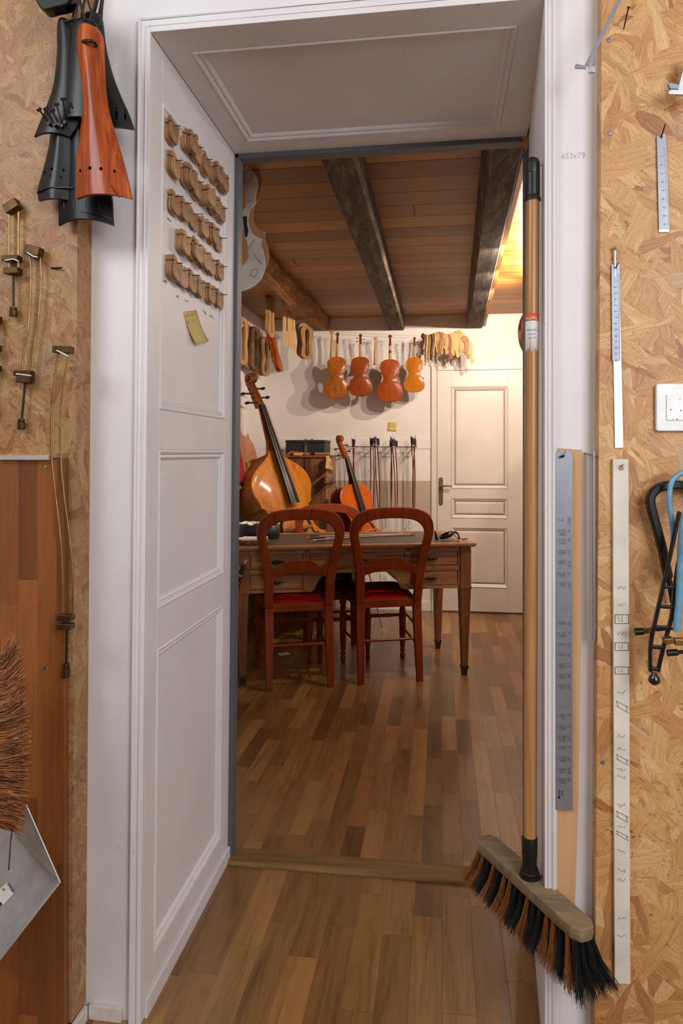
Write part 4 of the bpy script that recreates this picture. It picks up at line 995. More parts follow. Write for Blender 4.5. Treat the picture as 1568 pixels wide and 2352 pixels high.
# caliper hanging from above, cut by the frame
t = thing('steel_caliper', 'thin steel caliper hanging diagonally from the top edge at the right', 'caliper', tuple(PY(1350, 150, 1.50)))
quad_solid([(1432, -30), (1441, -30), (1352, 152), (1343, 148)], 1.498, 1.501, 'arm', MT['steelm'], t, bevel=0.0004)
quad_solid([(1320, 150), (1323, 146), (1346, 151), (1345, 158), (1324, 157), (1320, 155)], 1.495, 1.498, 'jaw', MT['steelm'], t, bevel=0.0004)
m = MB(); m.tube([PY(1358, 158, 1.49), PY(1366, 138, 1.492)], [0.0035, 0.0012], 8); m.box(tuple(PY(1359, 161, 1.49)), (0.012, 0.008, 0.012)); m.build('tightening_screw', MT['steel'], t, bevel=0.001)
m = MB()
for (x, y) in ((1346, 152), (1353, 138)): m.lathe([(0, 0), (0.0018, 0), (0.0012, 0.0012), (0, 0.0014)], 10, frame(PY(x, y, 1.4975), (0, -1, 0), (0, 0, 1)))
m.build('rivet', MT['steel'], t)
t = thing('sliding_bevel', 'polished steel gauge with a jaw, cut off by the right edge near the top', 'gauge', tuple(PY(1560, 200, 1.535)))
quad_solid([(1556, 215), (1556, 205), (1578, 120), (1600, 120), (1590, 218)], 1.520, 1.526, 'arm', MT['steel'], t, bevel=0.0006)
quad_solid([(1533, 192), (1540, 189), (1560, 194), (1558, 205), (1538, 203)], 1.515, 1.522, 'jaw', MT['steelm'], t, bevel=0.001)
quad_solid([(1534, 212), (1540, 205), (1590, 208), (1590, 218), (1536, 216)], 1.510, 1.518, 'fence', MT['steel'], t, bevel=0.0006)
# switch
t = thing('wall_switch', 'square white wall switch with dirty rocker on the right strand board', 'switch', tuple(PY(1558, 936, YO)))
def rrect(x0, x1, z0, z1, r, n=5):
    o = []
    for cx, cz, a0 in ((x1 - r, z1 - r, 0), (x0 + r, z1 - r, pi / 2), (x0 + r, z0 + r, pi), (x1 - r, z0 + r, 3 * pi / 2)):
        for i in range(n + 1): a = a0 + pi / 2 * i / n; o.append((cx + r * cos(a), cz + r * sin(a)))
    return o
a = PY(1503, 991, YO); b = PY(1615, 881, YO)
MB().prism(rrect(a.x, b.x, a.z, b.z, 0.006), YO - 1.549, y0=1.549).build('frame_plate', MT['plastic'], t, bevel=0.0025)
a = PY(1529, 966, 1.55); b = PY(1589, 905, 1.55)
rk = MB().prism(rrect(a.x, b.x, a.z, b.z, 0.003), 0.004, y0=1.5465).build('rocker', MT['plastic'], t, bevel=0.0008)
m = MB(); r = random.Random(4)
for (x, y, s) in ((1561, 917, 1.6), (1538, 917, 0.9), (1554, 963, 2.0), (1540, 941, 2.0), (1545, 962, 1.2), (1563, 943, 2.2)):
    m.add([PY(x + s * cos(q) * (1 + r.uniform(-.3, .3)), y + s * sin(q) * 0.7, 1.5463) for q in [2 * pi * i / 8 for i in range(8)]], [tuple(range(8))])
m.build('paint_speck', MT['bark'], rk)
# clamps at the right edge
YK = 1.50
t = thing('black_clamp', 'thick black bow clamp leaning behind the pale blue clamp at the right edge', 'clamp', tuple(PY(1503, 1124, 1.53)))
def flatband(pts, w, Y0, Y1, name, mat, par, at=None, bevel=0.002):
    c = cat([(x, y) for x, y in pts], 5); L = []; R = []
    W2 = w if isinstance(w, (list, tuple)) else [w, w]
    for i, p_ in enumerate(c):
        d = (c[min(i + 1, len(c) - 1)] - c[max(i - 1, 0)]).normalized(); nn = Vector((-d.y, d.x)); f = i / (len(c) - 1)
        ww = W2[0] + (W2[1] - W2[0]) * f; L.append(tuple(p_ + nn * ww / 2)); R.append(tuple(p_ - nn * ww / 2))
    return MB().ring(px_out(L, Y0), px_out(R, Y0), Y1 - Y0, y0=Y0, closed=False).build(name, mat, par, at=at, bevel=bevel)
flatband([(1622, 1300), (1624, 1200), (1612, 1140), (1585, 1118), (1555, 1114), (1532, 1116), (1508, 1126), (1496, 1148), (1503, 1185), (1522, 1255), (1538, 1330)], 20, 1.525, 1.545, 'bow', MT['blackmetal'], t, bevel=0.004)
MB().tube([PY(1534, 1320, 1.54), PY(1545, 1385, 1.54)], 0.006, 10).build('foot', MT['blackmetal'], t)
t = thing('blue_clamp', 'pale blue bow clamp with chipped enamel at the right edge', 'clamp', tuple(PY(1549, 1097, 1.50)))
MB().tube(cat([PY(1594, 1140, 1.485), PY(1600, 1100, 1.49), PY(1588, 1084, 1.50), PY(1566, 1086, 1.50), PY(1549, 1097, 1.50), PY(1539, 1118, 1.50), PY(1537, 1155, 1.50), PY(1543, 1200, 1.505), PY(1547, 1240, 1.51)], 5), 0.0052, 10).build('bow', MT['blue'], t)
MB().tube(cat([PY(1594, 1128, 1.485), PY(1580, 1160, 1.482), PY(1567, 1220, 1.48), PY(1562, 1300, 1.48), PY(1559, 1373, 1.48), PY(1553, 1450, 1.48)], 5), [0.007] * 22 + [0.0075] * 4, 10).build('arm', MT['blue'], t)
t = thing('ladder_clamp', 'black iron clamp with ladder-like openings and a ball foot at the right edge', 'clamp', tuple(PY(1502, 1566, 1.49)))
m = MB()
flatband([(1562, 1175), (1540, 1280), (1524, 1350), (1508, 1420), (1495, 1484), (1495, 1545)], 7.5, 1.484, 1.496, 'rail', MT['blackmetal'], t)
flatband([(1560, 1290), (1551, 1350), (1543, 1421), (1526, 1484), (1512, 1545)], 7.5, 1.484, 1.496, 'rail', MT['blackmetal'], t)
for (x0, x1, y) in ((1524, 1551, 1350), (1514, 1546, 1395), (1504, 1539, 1442), (1495, 1526, 1488), (1495, 1513, 1538)):
    flatband([(x0, y - 1), ((x0 + x1) / 2, y), (x1, y + 1)], 7, 1.484, 1.496, 'rung', MT['blackmetal'], t, bevel=0.001)
MB().lathe([(0, -0.010), (0.006, -0.009), (0.011, -0.004), (0.012, 0.0), (0.010, 0.006), (0.006, 0.012), (0.004, 0.016), (0, 0.016)], 16, T(*PY(1502, 1562, 1.49))).build('ball_foot', MT['blackgloss'], t)
t = thing('clamp_screw', 'brass and dark clamp screw passing behind the ladder-like clamp', 'screw', tuple(PY(1478, 1452, 1.51)))
MB().tube([PY(1457, 1451, 1.515), PY(1476, 1450, 1.515)], 0.0072, 12).build('knob', MT['iron'], t)
MB().tube([PY(1476, 1450, 1.515), PY(1502, 1447, 1.515)], 0.0060, 6).build('brass_block', MT['brass'], t)
MB().tube([PY(1500, 1447, 1.515), PY(1560, 1443, 1.515)], 0.003, 8).build('spindle', MT['iron'], t)
t = thing('clamp_jaw', 'pair of brass blocks with a dark screw below the pale blue clamp', 'jaw', tuple(PY(1545, 1475, 1.48)))
quad_solid([(1525, 1469), (1547, 1466), (1549, 1478), (1529, 1482)], 1.465, 1.485, 'brass_block', MT['brass'], t, bevel=0.001)
quad_solid([(1549, 1469), (1600, 1470), (1600, 1484), (1551, 1483)], 1.465, 1.485, 'brass_block', MT['brass'], t, bevel=0.001)
MB().tube([PY(1532, 1500, 1.475), PY(1555, 1498, 1.475)], 0.0065, 12).build('knob', MT['iron'], t)
MB().tube([PY(1555, 1498, 1.475), PY(1600, 1496, 1.475)], 0.0038, 8).build('spindle', MT['iron'], t)
# ================================================================ INSTRUMENT BUILDERS
def full_outline(sections, n=5):
    half = []
    for i, s_ in enumerate(sections):
        c = cat(s_, n); half += c if i == len(sections) - 1 else c[:-1]
    pts = [(p.x, p.y) for p in half]
    return pts + [(-x, z) for x, z in pts[-2:0:-1]]
VIO = [[(0, 0), (.10, .006), (.19, .036), (.255, .09), (.288, .16), (.293, .225), (.281, .30), (.262, .355), (.262, .385), (.272, .408)],
       [(.272, .408), (.232, .422), (.190, .455), (.166, .51), (.158, .56), (.164, .61), (.185, .65), (.222, .685)],
       [(.222, .685), (.214, .71), (.221, .755), (.236, .81), (.230, .875), (.192, .94), (.13, .98), (.06, .998), (0, 1)]]
BAS = [[(0, 0), (.14, .006), (.25, .045), (.300, .12), (.308, .20), (.29, .28), (.26, .345), (.262, .375), (.275, .395)],
       [(.275, .395), (.225, .415), (.188, .46), (.172, .52), (.174, .57), (.188, .605), (.212, .622)],
       [(.212, .622), (.222, .66), (.244, .71), (.252, .76), (.236, .82), (.190, .875), (.125, .92), (.075, .955), (.048, .985), (.04, 1.0), (0, 1.0)]]
VO = full_outline(VIO, 4); BO = full_outline(BAS, 4); VOL = full_outline(VIO, 2)
def Sc(k): return Matrix.Diagonal((k, k, k, 1))
def body_parts(Mx, ol, D, arch, mback, mtop, mrib, par, front=True):
    n = len(ol)
    sm = [list(ol)]
    for _ in range(26):
        p = sm[-1]; sm.append([((p[i - 1][0] + p[i][0] * 2 + p[(i + 1) % n][0]) / 4, (p[i - 1][1] + p[i][1] * 2 + p[(i + 1) % n][1]) / 4) for i in range(n)])
    def plate(sign, mat, name):
        vs = []; fs = []
        ks = [(1.0, 0.0), (1.035, 0.0), (1.035, 0.012), (1.0, 0.016), (0.93, 0.016), (0.84, arch * 0.42), (0.68, arch * 0.72), (0.48, arch * 0.92), (0.25, arch), (0.08, arch * 1.02)]
        for (k, h), it in zip(ks, (0, 0, 0, 0, 1, 5, 10, 16, 22, 26)):
            for x, z in sm[it]: vs.append((x * k, sign * (D / 2 + h), 0.5 + (z - 0.5) * (k if k <= 1 else 1 + (k - 1) * 0.6)))
        for i in range(len(ks) - 1):
            for q in range(n): fs.append((i * n + q, i * n + (q + 1) % n, (i + 1) * n + (q + 1) % n, (i + 1) * n + q))
        fs.append(tuple(range(n))); fs.append(tuple(range((len(ks) - 1) * n, len(ks) * n)))
        return MB(Mx).add(vs, fs, True).build(name, mat, par, auto=45)
    MB(Mx).prism(ol, D, y0=-D / 2, smooth=True).build('ribs', mrib, par, auto=50)
    plate(1, mback, 'back_plate'); return plate(-1, mtop, 'top_plate')
def neck_parts(Mx, D, NL, w0, par, mneck, mscroll, D0=None, sc=1.0, pegs=True, keys=False, zb=1.0, mpeg=None):
    yf = -D / 2 - 0.012
    # neck
    m = MB(Mx); vs = []; fs = []; n = 8; st = 7
    for i in range(st):
        t = i / (st - 1); z = zb - 0.04 + (NL + 0.04) * t; w = w0 * (1.15 - 0.28 * t); dep = (0.055 - 0.018 * t) * sc; dep = dep + (0.09 * sc * max(0, 0.25 - t) / 0.25 if t < 0.25 else 0)
        for k in range(n): a = pi * k / (n - 1); vs.append((w / 2 * cos(a), yf + dep * sin(a), z))
    for i in range(st - 1):
        for k in range(n): fs.append((i * n + k, i * n + (k + 1) % n, (i + 1) * n + (k + 1) % n, (i + 1) * n + k))
    fs += [tuple(range(n)), tuple(range((st - 1) * n, st * n))]
    m.add(vs, fs, True).build('neck', mneck, par, auto=50)
    # pegbox + scroll
    zt = zb + NL; s = sc; m = MB(Mx)
    W = w0 * 0.42
    pb = [(zt - 0.01, yf - 0.002, yf + 0.050 * s), (zt + 0.08 * s, yf + 0.012 * s, yf + 0.066 * s), (zt + 0.17 * s, yf + 0.036 * s, yf + 0.082 * s), (zt + 0.232 * s, yf + 0.050 * s, yf + 0.100 * s)]
    vs = []; fs = []
    for i, (z, a, b) in enumerate(pb):
        wq = W * (1.08 - 0.16 * i / 3); vs += [(-wq, a, z), (wq, a, z), (wq, b, z), (-wq, b, z)]
    for i in range(3):
        for k in range(4): fs.append((i * 4 + k, i * 4 + (k + 1) % 4, (i + 1) * 4 + (k + 1) % 4, (i + 1) * 4 + k))
    fs += [(0, 1, 2, 3), (12, 13, 14, 15)]
    m.add(vs, fs)
    cy, cz = yf + 0.044 * s, zt + 0.252 * s; R0 = 0.058 * s; TH = 1.9 * 2 * pi; ns = 44; vs = []; fs = []
    for i in range(ns + 1):
        th = -0.8 + TH * i / ns; R = R0 * (1 - 0.80 * i / ns); R2 = R * 0.62; ww = W * (0.80 + 0.95 * i / ns)
        for rr, x in ((R, -ww), (R, ww), (R2, ww), (R2, -ww)): vs.append((x, cy + rr * cos(th), cz + rr * sin(th)))
    for i in range(ns):
        for k in range(4): fs.append((i * 4 + k, i * 4 + (k + 1) % 4, (i + 1) * 4 + (k + 1) % 4, (i + 1) * 4 + k))
    fs += [(0, 1, 2, 3), (ns * 4, ns * 4 + 1, ns * 4 + 2, ns * 4 + 3)]
    m.add(vs, fs)
    m.tube([(-W * 1.9, cy, cz), (W * 1.9, cy, cz)], R0 * 0.20, 10); m.tube([(-W * 0.75, cy, cz), (W * 0.75, cy, cz)], R0 * 0.72, 14)
    so = m.build('scroll', mscroll, par, bevel=0.0)
    if pegs:
        for i in range(4):
            z = zt + (0.035 + 0.045 * i) * s; y = yf + (0.028 + 0.013 * i) * s; sd = 1 if i % 2 else -1
            q = MB(Mx); L_ = W * (3.2 if not keys else 3.6)
            q.tube([(-sd * W * 1.3, y, z), (sd * L_, y, z)], 0.0075 * s, 8)
            q.lathe([(0, -0.010 * s), (0.016 * s, -0.009 * s), (0.024 * s, 0), (0.016 * s, 0.009 * s), (0, 0.010 * s)], 12, T(sd * (L_ + 0.010 * s), y, z) )
            q.build('peg' if not keys else 'tuning_key', mpeg or MT['ebonym'], so)
    return so
def front_fittings(Mx, D, arch, NL, w0, par, zb=1.0, sc=1.0, nstr=4, fbcol='ebony', fl=0.62):
    yb = -D / 2 - arch; ynut = -D / 2 - 0.012 - 0.012 * sc
    zf = 1 - fl * 0.62; ye = yb - 0.055 * sc
    m = MB(Mx); vs = []
    for (z, w, y) in ((zb + NL, w0 * 0.78, ynut), (zf, w0 * 1.35, ye)):
        vs += [(-w / 2, y + 0.010, z), (w / 2, y + 0.010, z), (w / 2 * 0.9, y - 0.003, z), (0, y - 0.010 * sc, z), (-w / 2 * 0.9, y - 0.003, z)]
    fs = [(k, (k + 1) % 5, 5 + (k + 1) % 5, 5 + k) for k in range(5)] + [(0, 1, 2, 3, 4), (5, 6, 7, 8, 9)]
    m.add(vs, fs).build('fingerboard', MT[fbcol], par)
    zbr = 0.44; H = 0.095 * sc
    m = MB(Mx); ol = [(-.115, 0), (-.07, 0), (-.06, .02), (0, .035), (.06, .02), (.07, 0), (.115, 0), (.10, .035), (.085, .055), (.09, .075), (.05, .10), (0, .108), (-.05, .10), (-.09, .075), (-.085, .055), (-.10, .035)]
    m.M = Mx @ Matrix(((sc * .9, 0, 0, 0), (0, 0, -sc * .9, yb + 0.002), (0, 1, 0, zbr - 0.01), (0, 0, 0, 1)))
    m.prism(ol, 0.016); m.build('bridge', MT['maple'], par)
    m = MB(Mx); yt = yb - 0.045 * sc
    vs = []
    for (z, w, y) in ((0.34, .125, yt), (0.02, .055, -D / 2 - 0.03 * sc)):
        vs += [(-w / 2, y + 0.012, z), (w / 2, y + 0.012, z), (w / 2 * .8, y - 0.003, z), (0, y - 0.014, z), (-w / 2 * .8, y - 0.003, z)]
    m.add(vs, fs).build('tailpiece', MT['ebony'], par)
    for i in range(nstr):
        u = -1 + 2 * i / (nstr - 1); H2 = 0.098 * sc * .9
        MB(Mx).tube([(u * w0 * .30, ynut - 0.012 * sc, zb + NL + 0.02), (u * .055, yb - H2 - 0.004, zbr), (u * .045, yt - 0.014, 0.33)], 0.0011 if D > .1 else 0.0016, 5, False).build('string', MT['string'], par)
    for sd in (-1, 1):
        pts = cat([(sd * .10, 0, .56), (sd * .085, 0, .545), (sd * .095, 0, .525), (sd * .118, 0, .50), (sd * .128, 0, .46), (sd * .14, 0, .41), (sd * .165, 0, .375), (sd * .185, 0, .385), (sd * .175, 0, .40)], 3)
        vs = []; fs_ = []
        for i, p in enumerate(pts):
            f = i / (len(pts) - 1); w = 0.004 + 0.007 * sin(pi * f) ** 0.5 + (0.006 if i < 3 or i > len(pts) - 4 else 0)
            y = -D / 2 - arch * (0.78 - 2.0 * (abs(p.x) - 0.09)) - 0.008
            vs += [(p.x - w, y, p.z), (p.x + w, y, p.z)]
        for i in range(len(pts) - 1): fs_.append((2 * i, 2 * i + 1, 2 * i + 3, 2 * i + 2))
        o = MB(Mx).add(vs, fs_).build('sound_hole', MT['blackgloss'], par); s_ = o.modifiers.new('t', 'SOLIDIFY'); s_.thickness = 0.006 * sc; s_.offset = 0
def axes_M(B, Tt, face):
    """B bottom point, Tt top point, face: direction the front looks towards"""
    z = (Vector(Tt) - Vector(B)).normalized(); f = Vector(face); y = -(f - z * f.dot(z)).normalized(); x = y.cross(z)
    M = Matrix((x, y, z)).transposed().to_4x4(); M.translation = Vector(B); return M
def camdir(a, up=0.0):
    """horizontal direction in camera frame: a=0 looks at the camera, positive turns to the viewer's right"""
    v = Vector((sin(a), -cos(a))); return Vector((v.x * CS - v.y * SN, v.x * SN + v.y * CS, up))

# ---- double bass
B = PD(692, 1040 + (1.35 - 0.29) * 1630 / 5.24, 5.24); Tt = PD(560, 862, 5.50)
Mb = axes_M(B, Tt, camdir(0.78)); LB = (Tt - B).length / 1.61
bs = thing('double_bass', 'large amber double bass leaning left behind the desk', 'double bass', tuple(B))
body_parts(Mb @ Sc(LB), BO, 0.185, 0.045, MT['bassrib'], MT['spruce'], MT['bassrib'], bs)
neck_parts(Mb @ Sc(LB), 0.185, 0.345, 0.060, bs, MT['bassrib'], MT['scroll'], sc=0.84, keys=True)
front_fittings(Mb @ Sc(LB), 0.185, 0.045, 0.345, 0.062, bs, sc=1.0, fl=0.62)
MB(Mb @ Sc(LB)).tube([(0, 0, 0.02), (0, 0, -0.29)], 0.010, 10).build('endpin', MT['steel'], bs)
# ---- cello
B = PD(846, 1040 + (1.35 - 0.44) * 1630 / 5.48, 5.48); Tt = PD(771, 999, 5.66)
Mc = axes_M(B, Tt, camdir(0.72)); LC = (Tt - B).length / 1.635
ce = thing('cello', 'bright orange cello leaning beside the old cabinet behind the desk', 'cello', tuple(B))
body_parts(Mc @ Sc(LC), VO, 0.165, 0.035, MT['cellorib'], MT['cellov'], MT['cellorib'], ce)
neck_parts(Mc @ Sc(LC), 0.165, 0.335, 0.058, ce, MT['cellorib'], wood('cello_scroll_varnish', (110, 48, 14), (156, 80, 26), 20, (1, 1, .4), 0.3, 0.5), sc=0.93, keys=True, mpeg=MT['scroll'])
front_fittings(Mc @ Sc(LC), 0.165, 0.035, 0.335, 0.058, ce, sc=1.0, fl=0.62)
MB(Mc @ Sc(LC)).tube([(0, 0, 0.02), (0, 0, -0.66)], 0.009, 10).build('endpin', MT['steel'], ce)
# ---- violins hanging on the wire
def hang_violin(cx, ytop, ybot, Y, yaw, roll, mat, label, pegs, neck='neckw', scroll='scroll', seen=None, strip=0):
    Bt = PY(cx, ybot, Y); Tp = PY(cx, ytop, Y); L = (Tp - Bt).length
    M = T(*Bt) @ RY(roll) @ RZ(pi + PHI * 0.5 + yaw) @ Sc(L)
    t = thing('violin', label, 'violin', tuple(Bt), group='violins hanging in the far room')
    body_parts(M, VO, 0.088, 0.042, MT[mat], MT['spruce'] if mat == 'v1' else MT[mat], MT[mat], t)
    neck_parts(M, 0.088, 0.36, 0.066, t, MT[neck], MT[scroll], sc=0.85, pegs=pegs)
    front_fittings(M, 0.088, 0.042, 0.36, 0.066, t, sc=0.8, fl=0.62)
    MB(M).tube([(0, 0, 0.01), (0, 0, -0.025)], 0.010, 8).build('end_button', MT['ebonym'], t)
    if strip: MB(M).tube([(0, -0.045, 1.17), (0, -0.045, 1.235)], 0.034, 12).build('neck_band', MT['ebonym'], t)
    return t
YV = 5.87
hang_violin(772, 821, 914, YV, 0.06, 0.02, 'v1', 'worn brown violin hanging back outwards, leftmost on the wire', False)
hang_violin(827.5, 821, 909, YV, 0.02, 0.0, 'v2', 'flamed red-brown violin with dark pegs, second from the left on the wire', True)
hang_violin(895.5, 827, 922, YV, 0.0, 0.0, 'v3', 'plain red-orange violin with a black band on its neck, third on the wire', False, strip=1)
hang_violin(951.5, 822, 900, YV, -0.12, 0.0, 'v4', 'smaller golden violin hanging beside the row of wooden templates', True)
tv = hang_violin(642, 768, 853, 5.45, 1.50, -0.24, 'v3', 'red violin seen edge-on, hanging under the rounded log beam', True)
q = PY(633, 716, 5.45); MB().tube([q, q + Vector((0, 0, .04)), (q.x - 0.02, 5.45, 2.42)], 0.0012, 5).build('hanging_loop', MT['wire'], tv)
for (cx, y0, y1, rl, lb) in ((760, 762, 822, 0.03, 'loose unvarnished violin neck hanging left of the leftmost violin'), (861, 766, 838, 0.02, 'loose unvarnished violin neck hanging between two red violins')):
    Bt = PY(cx, y1, YV); L = 0.355
    M = T(*Bt) @ RY(rl) @ RZ(pi + PHI * .5) @ Sc(L) @ T(0, 0, -0.96)
    t = thing('violin_neck', lb, 'violin neck', tuple(Bt)); neck_parts(M, 0.088, 0.36, 0.066, t, MT['neckw'], MT['neckw'], sc=0.85, pegs=False)
# wires
for k, (pa, pb, lb) in enumerate((((640, 752), (1075, 776), 'upper thin wire carrying the violins along the far wall'), ((640, 757), (1060, 781), 'lower thin wire carrying the violins along the far wall'))):
    a, b = PY(*pa, YV - 0.01 * k), PY(*pb, YV - 0.01 * k)
    tag(MB().tube([a.lerp(b, i / 10) - Vector((0, 0, 0.012 * sin(pi * i / 10))) for i in range(11)], 0.0011, 5).build('hanging_wire', MT['wire'], at=a.lerp(b, 0.5)), lb, 'wire')
# ---- scroll templates on the right part of the wire
rnd = random.Random(12)
ordn = ['first', 'second', 'third', 'fourth', 'fifth', 'sixth', 'seventh', 'eighth', 'ninth', 'tenth', 'eleventh', 'twelfth', 'thirteenth', 'fourteenth', 'fifteenth', 'sixteenth', 'seventeenth', 'eighteenth']
tp = []
for v_ in range(3):
    ol = cat([(0.0, 0.0), (0.022, 0.010), (0.044, -0.002), (0.056, -0.035), (0.058, -0.08), (0.050, -0.125), (0.046, -0.150), (0.056, -0.162), (0.052, -0.190 - 0.008 * v_), (0.030, -0.195), (0.024, -0.165), (0.020, -0.140), (0.006, -0.135), (0.004, -0.115), (0.020, -0.10), (0.020, -0.055), (0.008, -0.04), (-0.006, -0.02)], 3, True)
    tp.append(MB().prism([(p[0], p[1]) for p in ol], 0.006, y0=-0.003).build('scroll_template', (MT['pale'], MT['maple'], MT['plydark'])[v_]))
seen = [False] * 3
for i in range(17):
    px = 968 + i * 6.15; py = 768 + 4 * sin(i * 0.8) - (4 if i > 9 else 0) + 6 * max(0, i - 13)
    v_ = 2 if i in (0, 3) else (0 if i % 3 else 1)
    a = PY(px, py, YV - 0.02 + rnd.uniform(-0.02, 0.02)); M = T(*a) @ RY(rnd.uniform(-0.06, 0.06) - 0.016 * max(0, i - 5) + 0.06) @ RZ(PHI - 1.15 + rnd.uniform(-0.2, 0.2) + 0.05 * i) @ Sc(0.93 + rnd.uniform(-0.12, 0.10))
    if not seen[v_]: o = tp[v_]; seen[v_] = True
    else: o = tp[v_].copy(); COL.objects.link(o)
    o.matrix_basis = M
    tag(o, '%s wooden scroll template, the %s from the left in the row by the squared beam' % ('dark' if v_ == 2 else 'pale', ordn[i]), 'template', 'scroll templates hanging in a row')
# ---- figure-eight moulds
def mould(w, h, hole, t, name, mat):
    n = 40; a = []; b = []
    for i in range(n):
        th = 2 * pi * i / n; z = -cos(th); 
        hw = 0.5 * w * (0.70 + 0.30 * cos(2 * pi * z * 0.5 * 1.15 + 0.25)) if False else 0.5 * w * (0.80 + 0.20 * math.copysign(1, 1) * cos(pi * z * 1.25 + 0.35 + pi) * 0.9)
        hw = 0.5 * w * (0.62 + 0.38 * abs(z + 0.12) ** 0.9 / 0.9) if abs(z) < 0.78 else 0.5 * w
        x = hw * (1 - abs(z) ** 5) ** 0.5 * (1 if th < pi else -1)
        a.append((x, h / 2 * z))
        b.append((x * hole, h / 2 * z * (0.80 + 0.02)))
    a = [(p[0], p[1]) for p in cat(a, 1, True)]; b = [(p[0], p[1]) for p in cat(b, 1, True)]
    return MB().ring(a, b, t, y0=-t / 2).build(name, mat)
mpro = [mould(0.20, 0.36, 0.34, 0.016, 'violin_mould', MT['mouldp']), mould(0.20, 0.35, 0.32, 0.020, 'violin_mould', MT['plydark']), mould(0.20, 0.34, 0.34, 0.016, 'violin_mould', MT['ply'])]
seen = [False] * 3
def place_mould(k, P, yaw, roll, sc, label, group='violin moulds hanging at the left'):
    M = T(*P) @ RZ(yaw) @ RY(roll) @ Sc(sc)
    if not seen[k]: o = mpro[k]; seen[k] = True
    else: o = mpro[k].copy(); COL.objects.link(o)
    o.matrix_basis = M; tag(o, label, 'mould', group)
WYA = pi / 2     # plane parallel to the left wall
for (k, px, py, dx, yw, sc, lb) in (
    (0, 557, 783, 0.10, -0.10, 0.98, 'pale figure-eight violin mould nearest the door frame on the left wall'),
    (2, 569, 797, 0.06, -0.06, 1.0, 'brown plywood violin mould just right of the pale one on the left wall'),
    (2, 575, 803, 0.05, -0.06, 0.98, 'striped plywood violin mould under the dark one on the left wall'),
    (1, 585, 800, 0.10, -0.10, 0.98, 'dark stained violin mould in the middle of the left wall bunch'),
    (2, 594, 815, 0.05, -0.05, 0.96, 'plywood violin mould behind the rightmost one on the left wall'),
    (1, 600, 818, 0.06, -0.05, 0.94, 'dark edged violin mould second from the right on the left wall'),
    (0, 609, 819, 0.09, -0.10, 0.93, 'tan violin mould furthest to the right on the left wall')):
    P = PX(px, py, -1.56 + dx); place_mould(k, P, WYA + yw - 0.08, 0.02, sc, lb)
for (k, px, py, Y, yw, sc, lb) in (
    (2, 615, 722, 5.20, 1.62, 0.92, 'plywood mould hanging edge-on under the log, leftmost of the edge-on pair'),
    (0, 622, 725, 5.22, 1.52, 0.92, 'pale mould hanging edge-on under the log, right of its plywood neighbour'),
    (2, 692, 782, 5.75, 1.22, 0.82, 'plywood mould hanging left of the end of the log, back of three'),
    (0, 697, 783, 5.72, 1.15, 0.82, 'pale mould hanging left of the end of the log, middle of three'),
    (2, 704, 787, 5.68, 0.98, 0.80, 'oval open mould hanging left of the end of the log, front of three')):
    place_mould(k, PY(px, py, Y), yw, 0.0, sc, lb, 'moulds hanging from the log')
# neck templates under the log
for i, (px, y0, y1, w_, lb) in enumerate(((652, 697, 798, 9, 'longest pale neck template under the log'), (662, 710, 796, 7, 'second pale neck template under the log'), (668, 716, 802, 5, 'third thin neck template under the log'), (674, 724, 812, 6, 'rightmost pale neck template with a stepped lower end under the log'))):
    Y = 5.45 + 0.04 * i; ol = [(px - w_ * .5, y0), (px + w_ * .35, y0 + 2), (px + w_ * .55, y0 + 30), (px + w_ * .45, y1 - 30), (px + w_ * .9, y1 - 18), (px + w_ * .6, y1), (px - w_ * .2, y1 - 2), (px - w_ * .35, y1 - 30), (px - w_ * .3, y0 + 25)]
    o = MB().prism(px_out(ol, Y), 0.012, y0=Y).build('neck_template', MT['pale'], at=PY(px, y0, Y), bevel=0.001); tag(o, lb, 'template', 'neck templates under the log')
# ---- large templates at the upper left of the frame
def shape_at(cx, ytop, ybot, Y, t, name, mat, label, catg='template'):
    H = PY(cx, ytop, Y).z - PY(cx, ybot, Y).z; b = PY(cx, ybot, Y)
    o = MB(T(b.x, 0, b.z)).prism([(x * H, z * H) for x, z in VO], t, y0=Y).build(name, mat, at=b, bevel=0.0008); return tag(o, label, catg)
shape_at(538, 372, 648, 2.86, 0.006, 'body_template', MT['templatetan'], 'tan instrument body template behind the white one, hanging from the ceiling')
wt = shape_at(524, 376, 672, 2.82, 0.006, 'body_template', MT['template'], 'white papered instrument body template hanging from the ceiling inside the doorway')
ol = [(520, 388), (548, 390), (556, 396), (559, 430), (565, 466), (564, 476), (553, 482), (551, 505), (560, 535), (569, 565), (570, 590), (562, 603), (548, 614), (520, 620)]
tag(MB().prism(px_out(ol, 2.78), 0.005, y0=2.78).build('hardboard_template', MT['brownpaper'], at=PY(540, 500, 2.78), bevel=0.001), 'brown hardboard half template in front of the white papered template', 'template')
m = MB(); m.prism(px_out([(557, 497), (567, 497), (567, 515), (570, 530), (567, 545), (562, 543)], 2.8188), 0.0008, y0=2.8188); m.build('dark_patch', plain('navy_patch', (30, 34, 52), 0.6), wt)
for pts in ([(562, 393), (578, 391), (578, 413), (563, 416), (562, 393)], [(577, 620), (589, 617), (592, 625), (584, 637), (575, 633), (577, 620)], [(565, 463), (580, 461)], [(570, 572), (585, 549)], [(584, 583), (590, 595), (601, 606)]):
    MB().tube([PY(a, b, 2.8186) for a, b in pts], 0.0009, 4, False).build('pencil_mark', MT['ink'], wt)
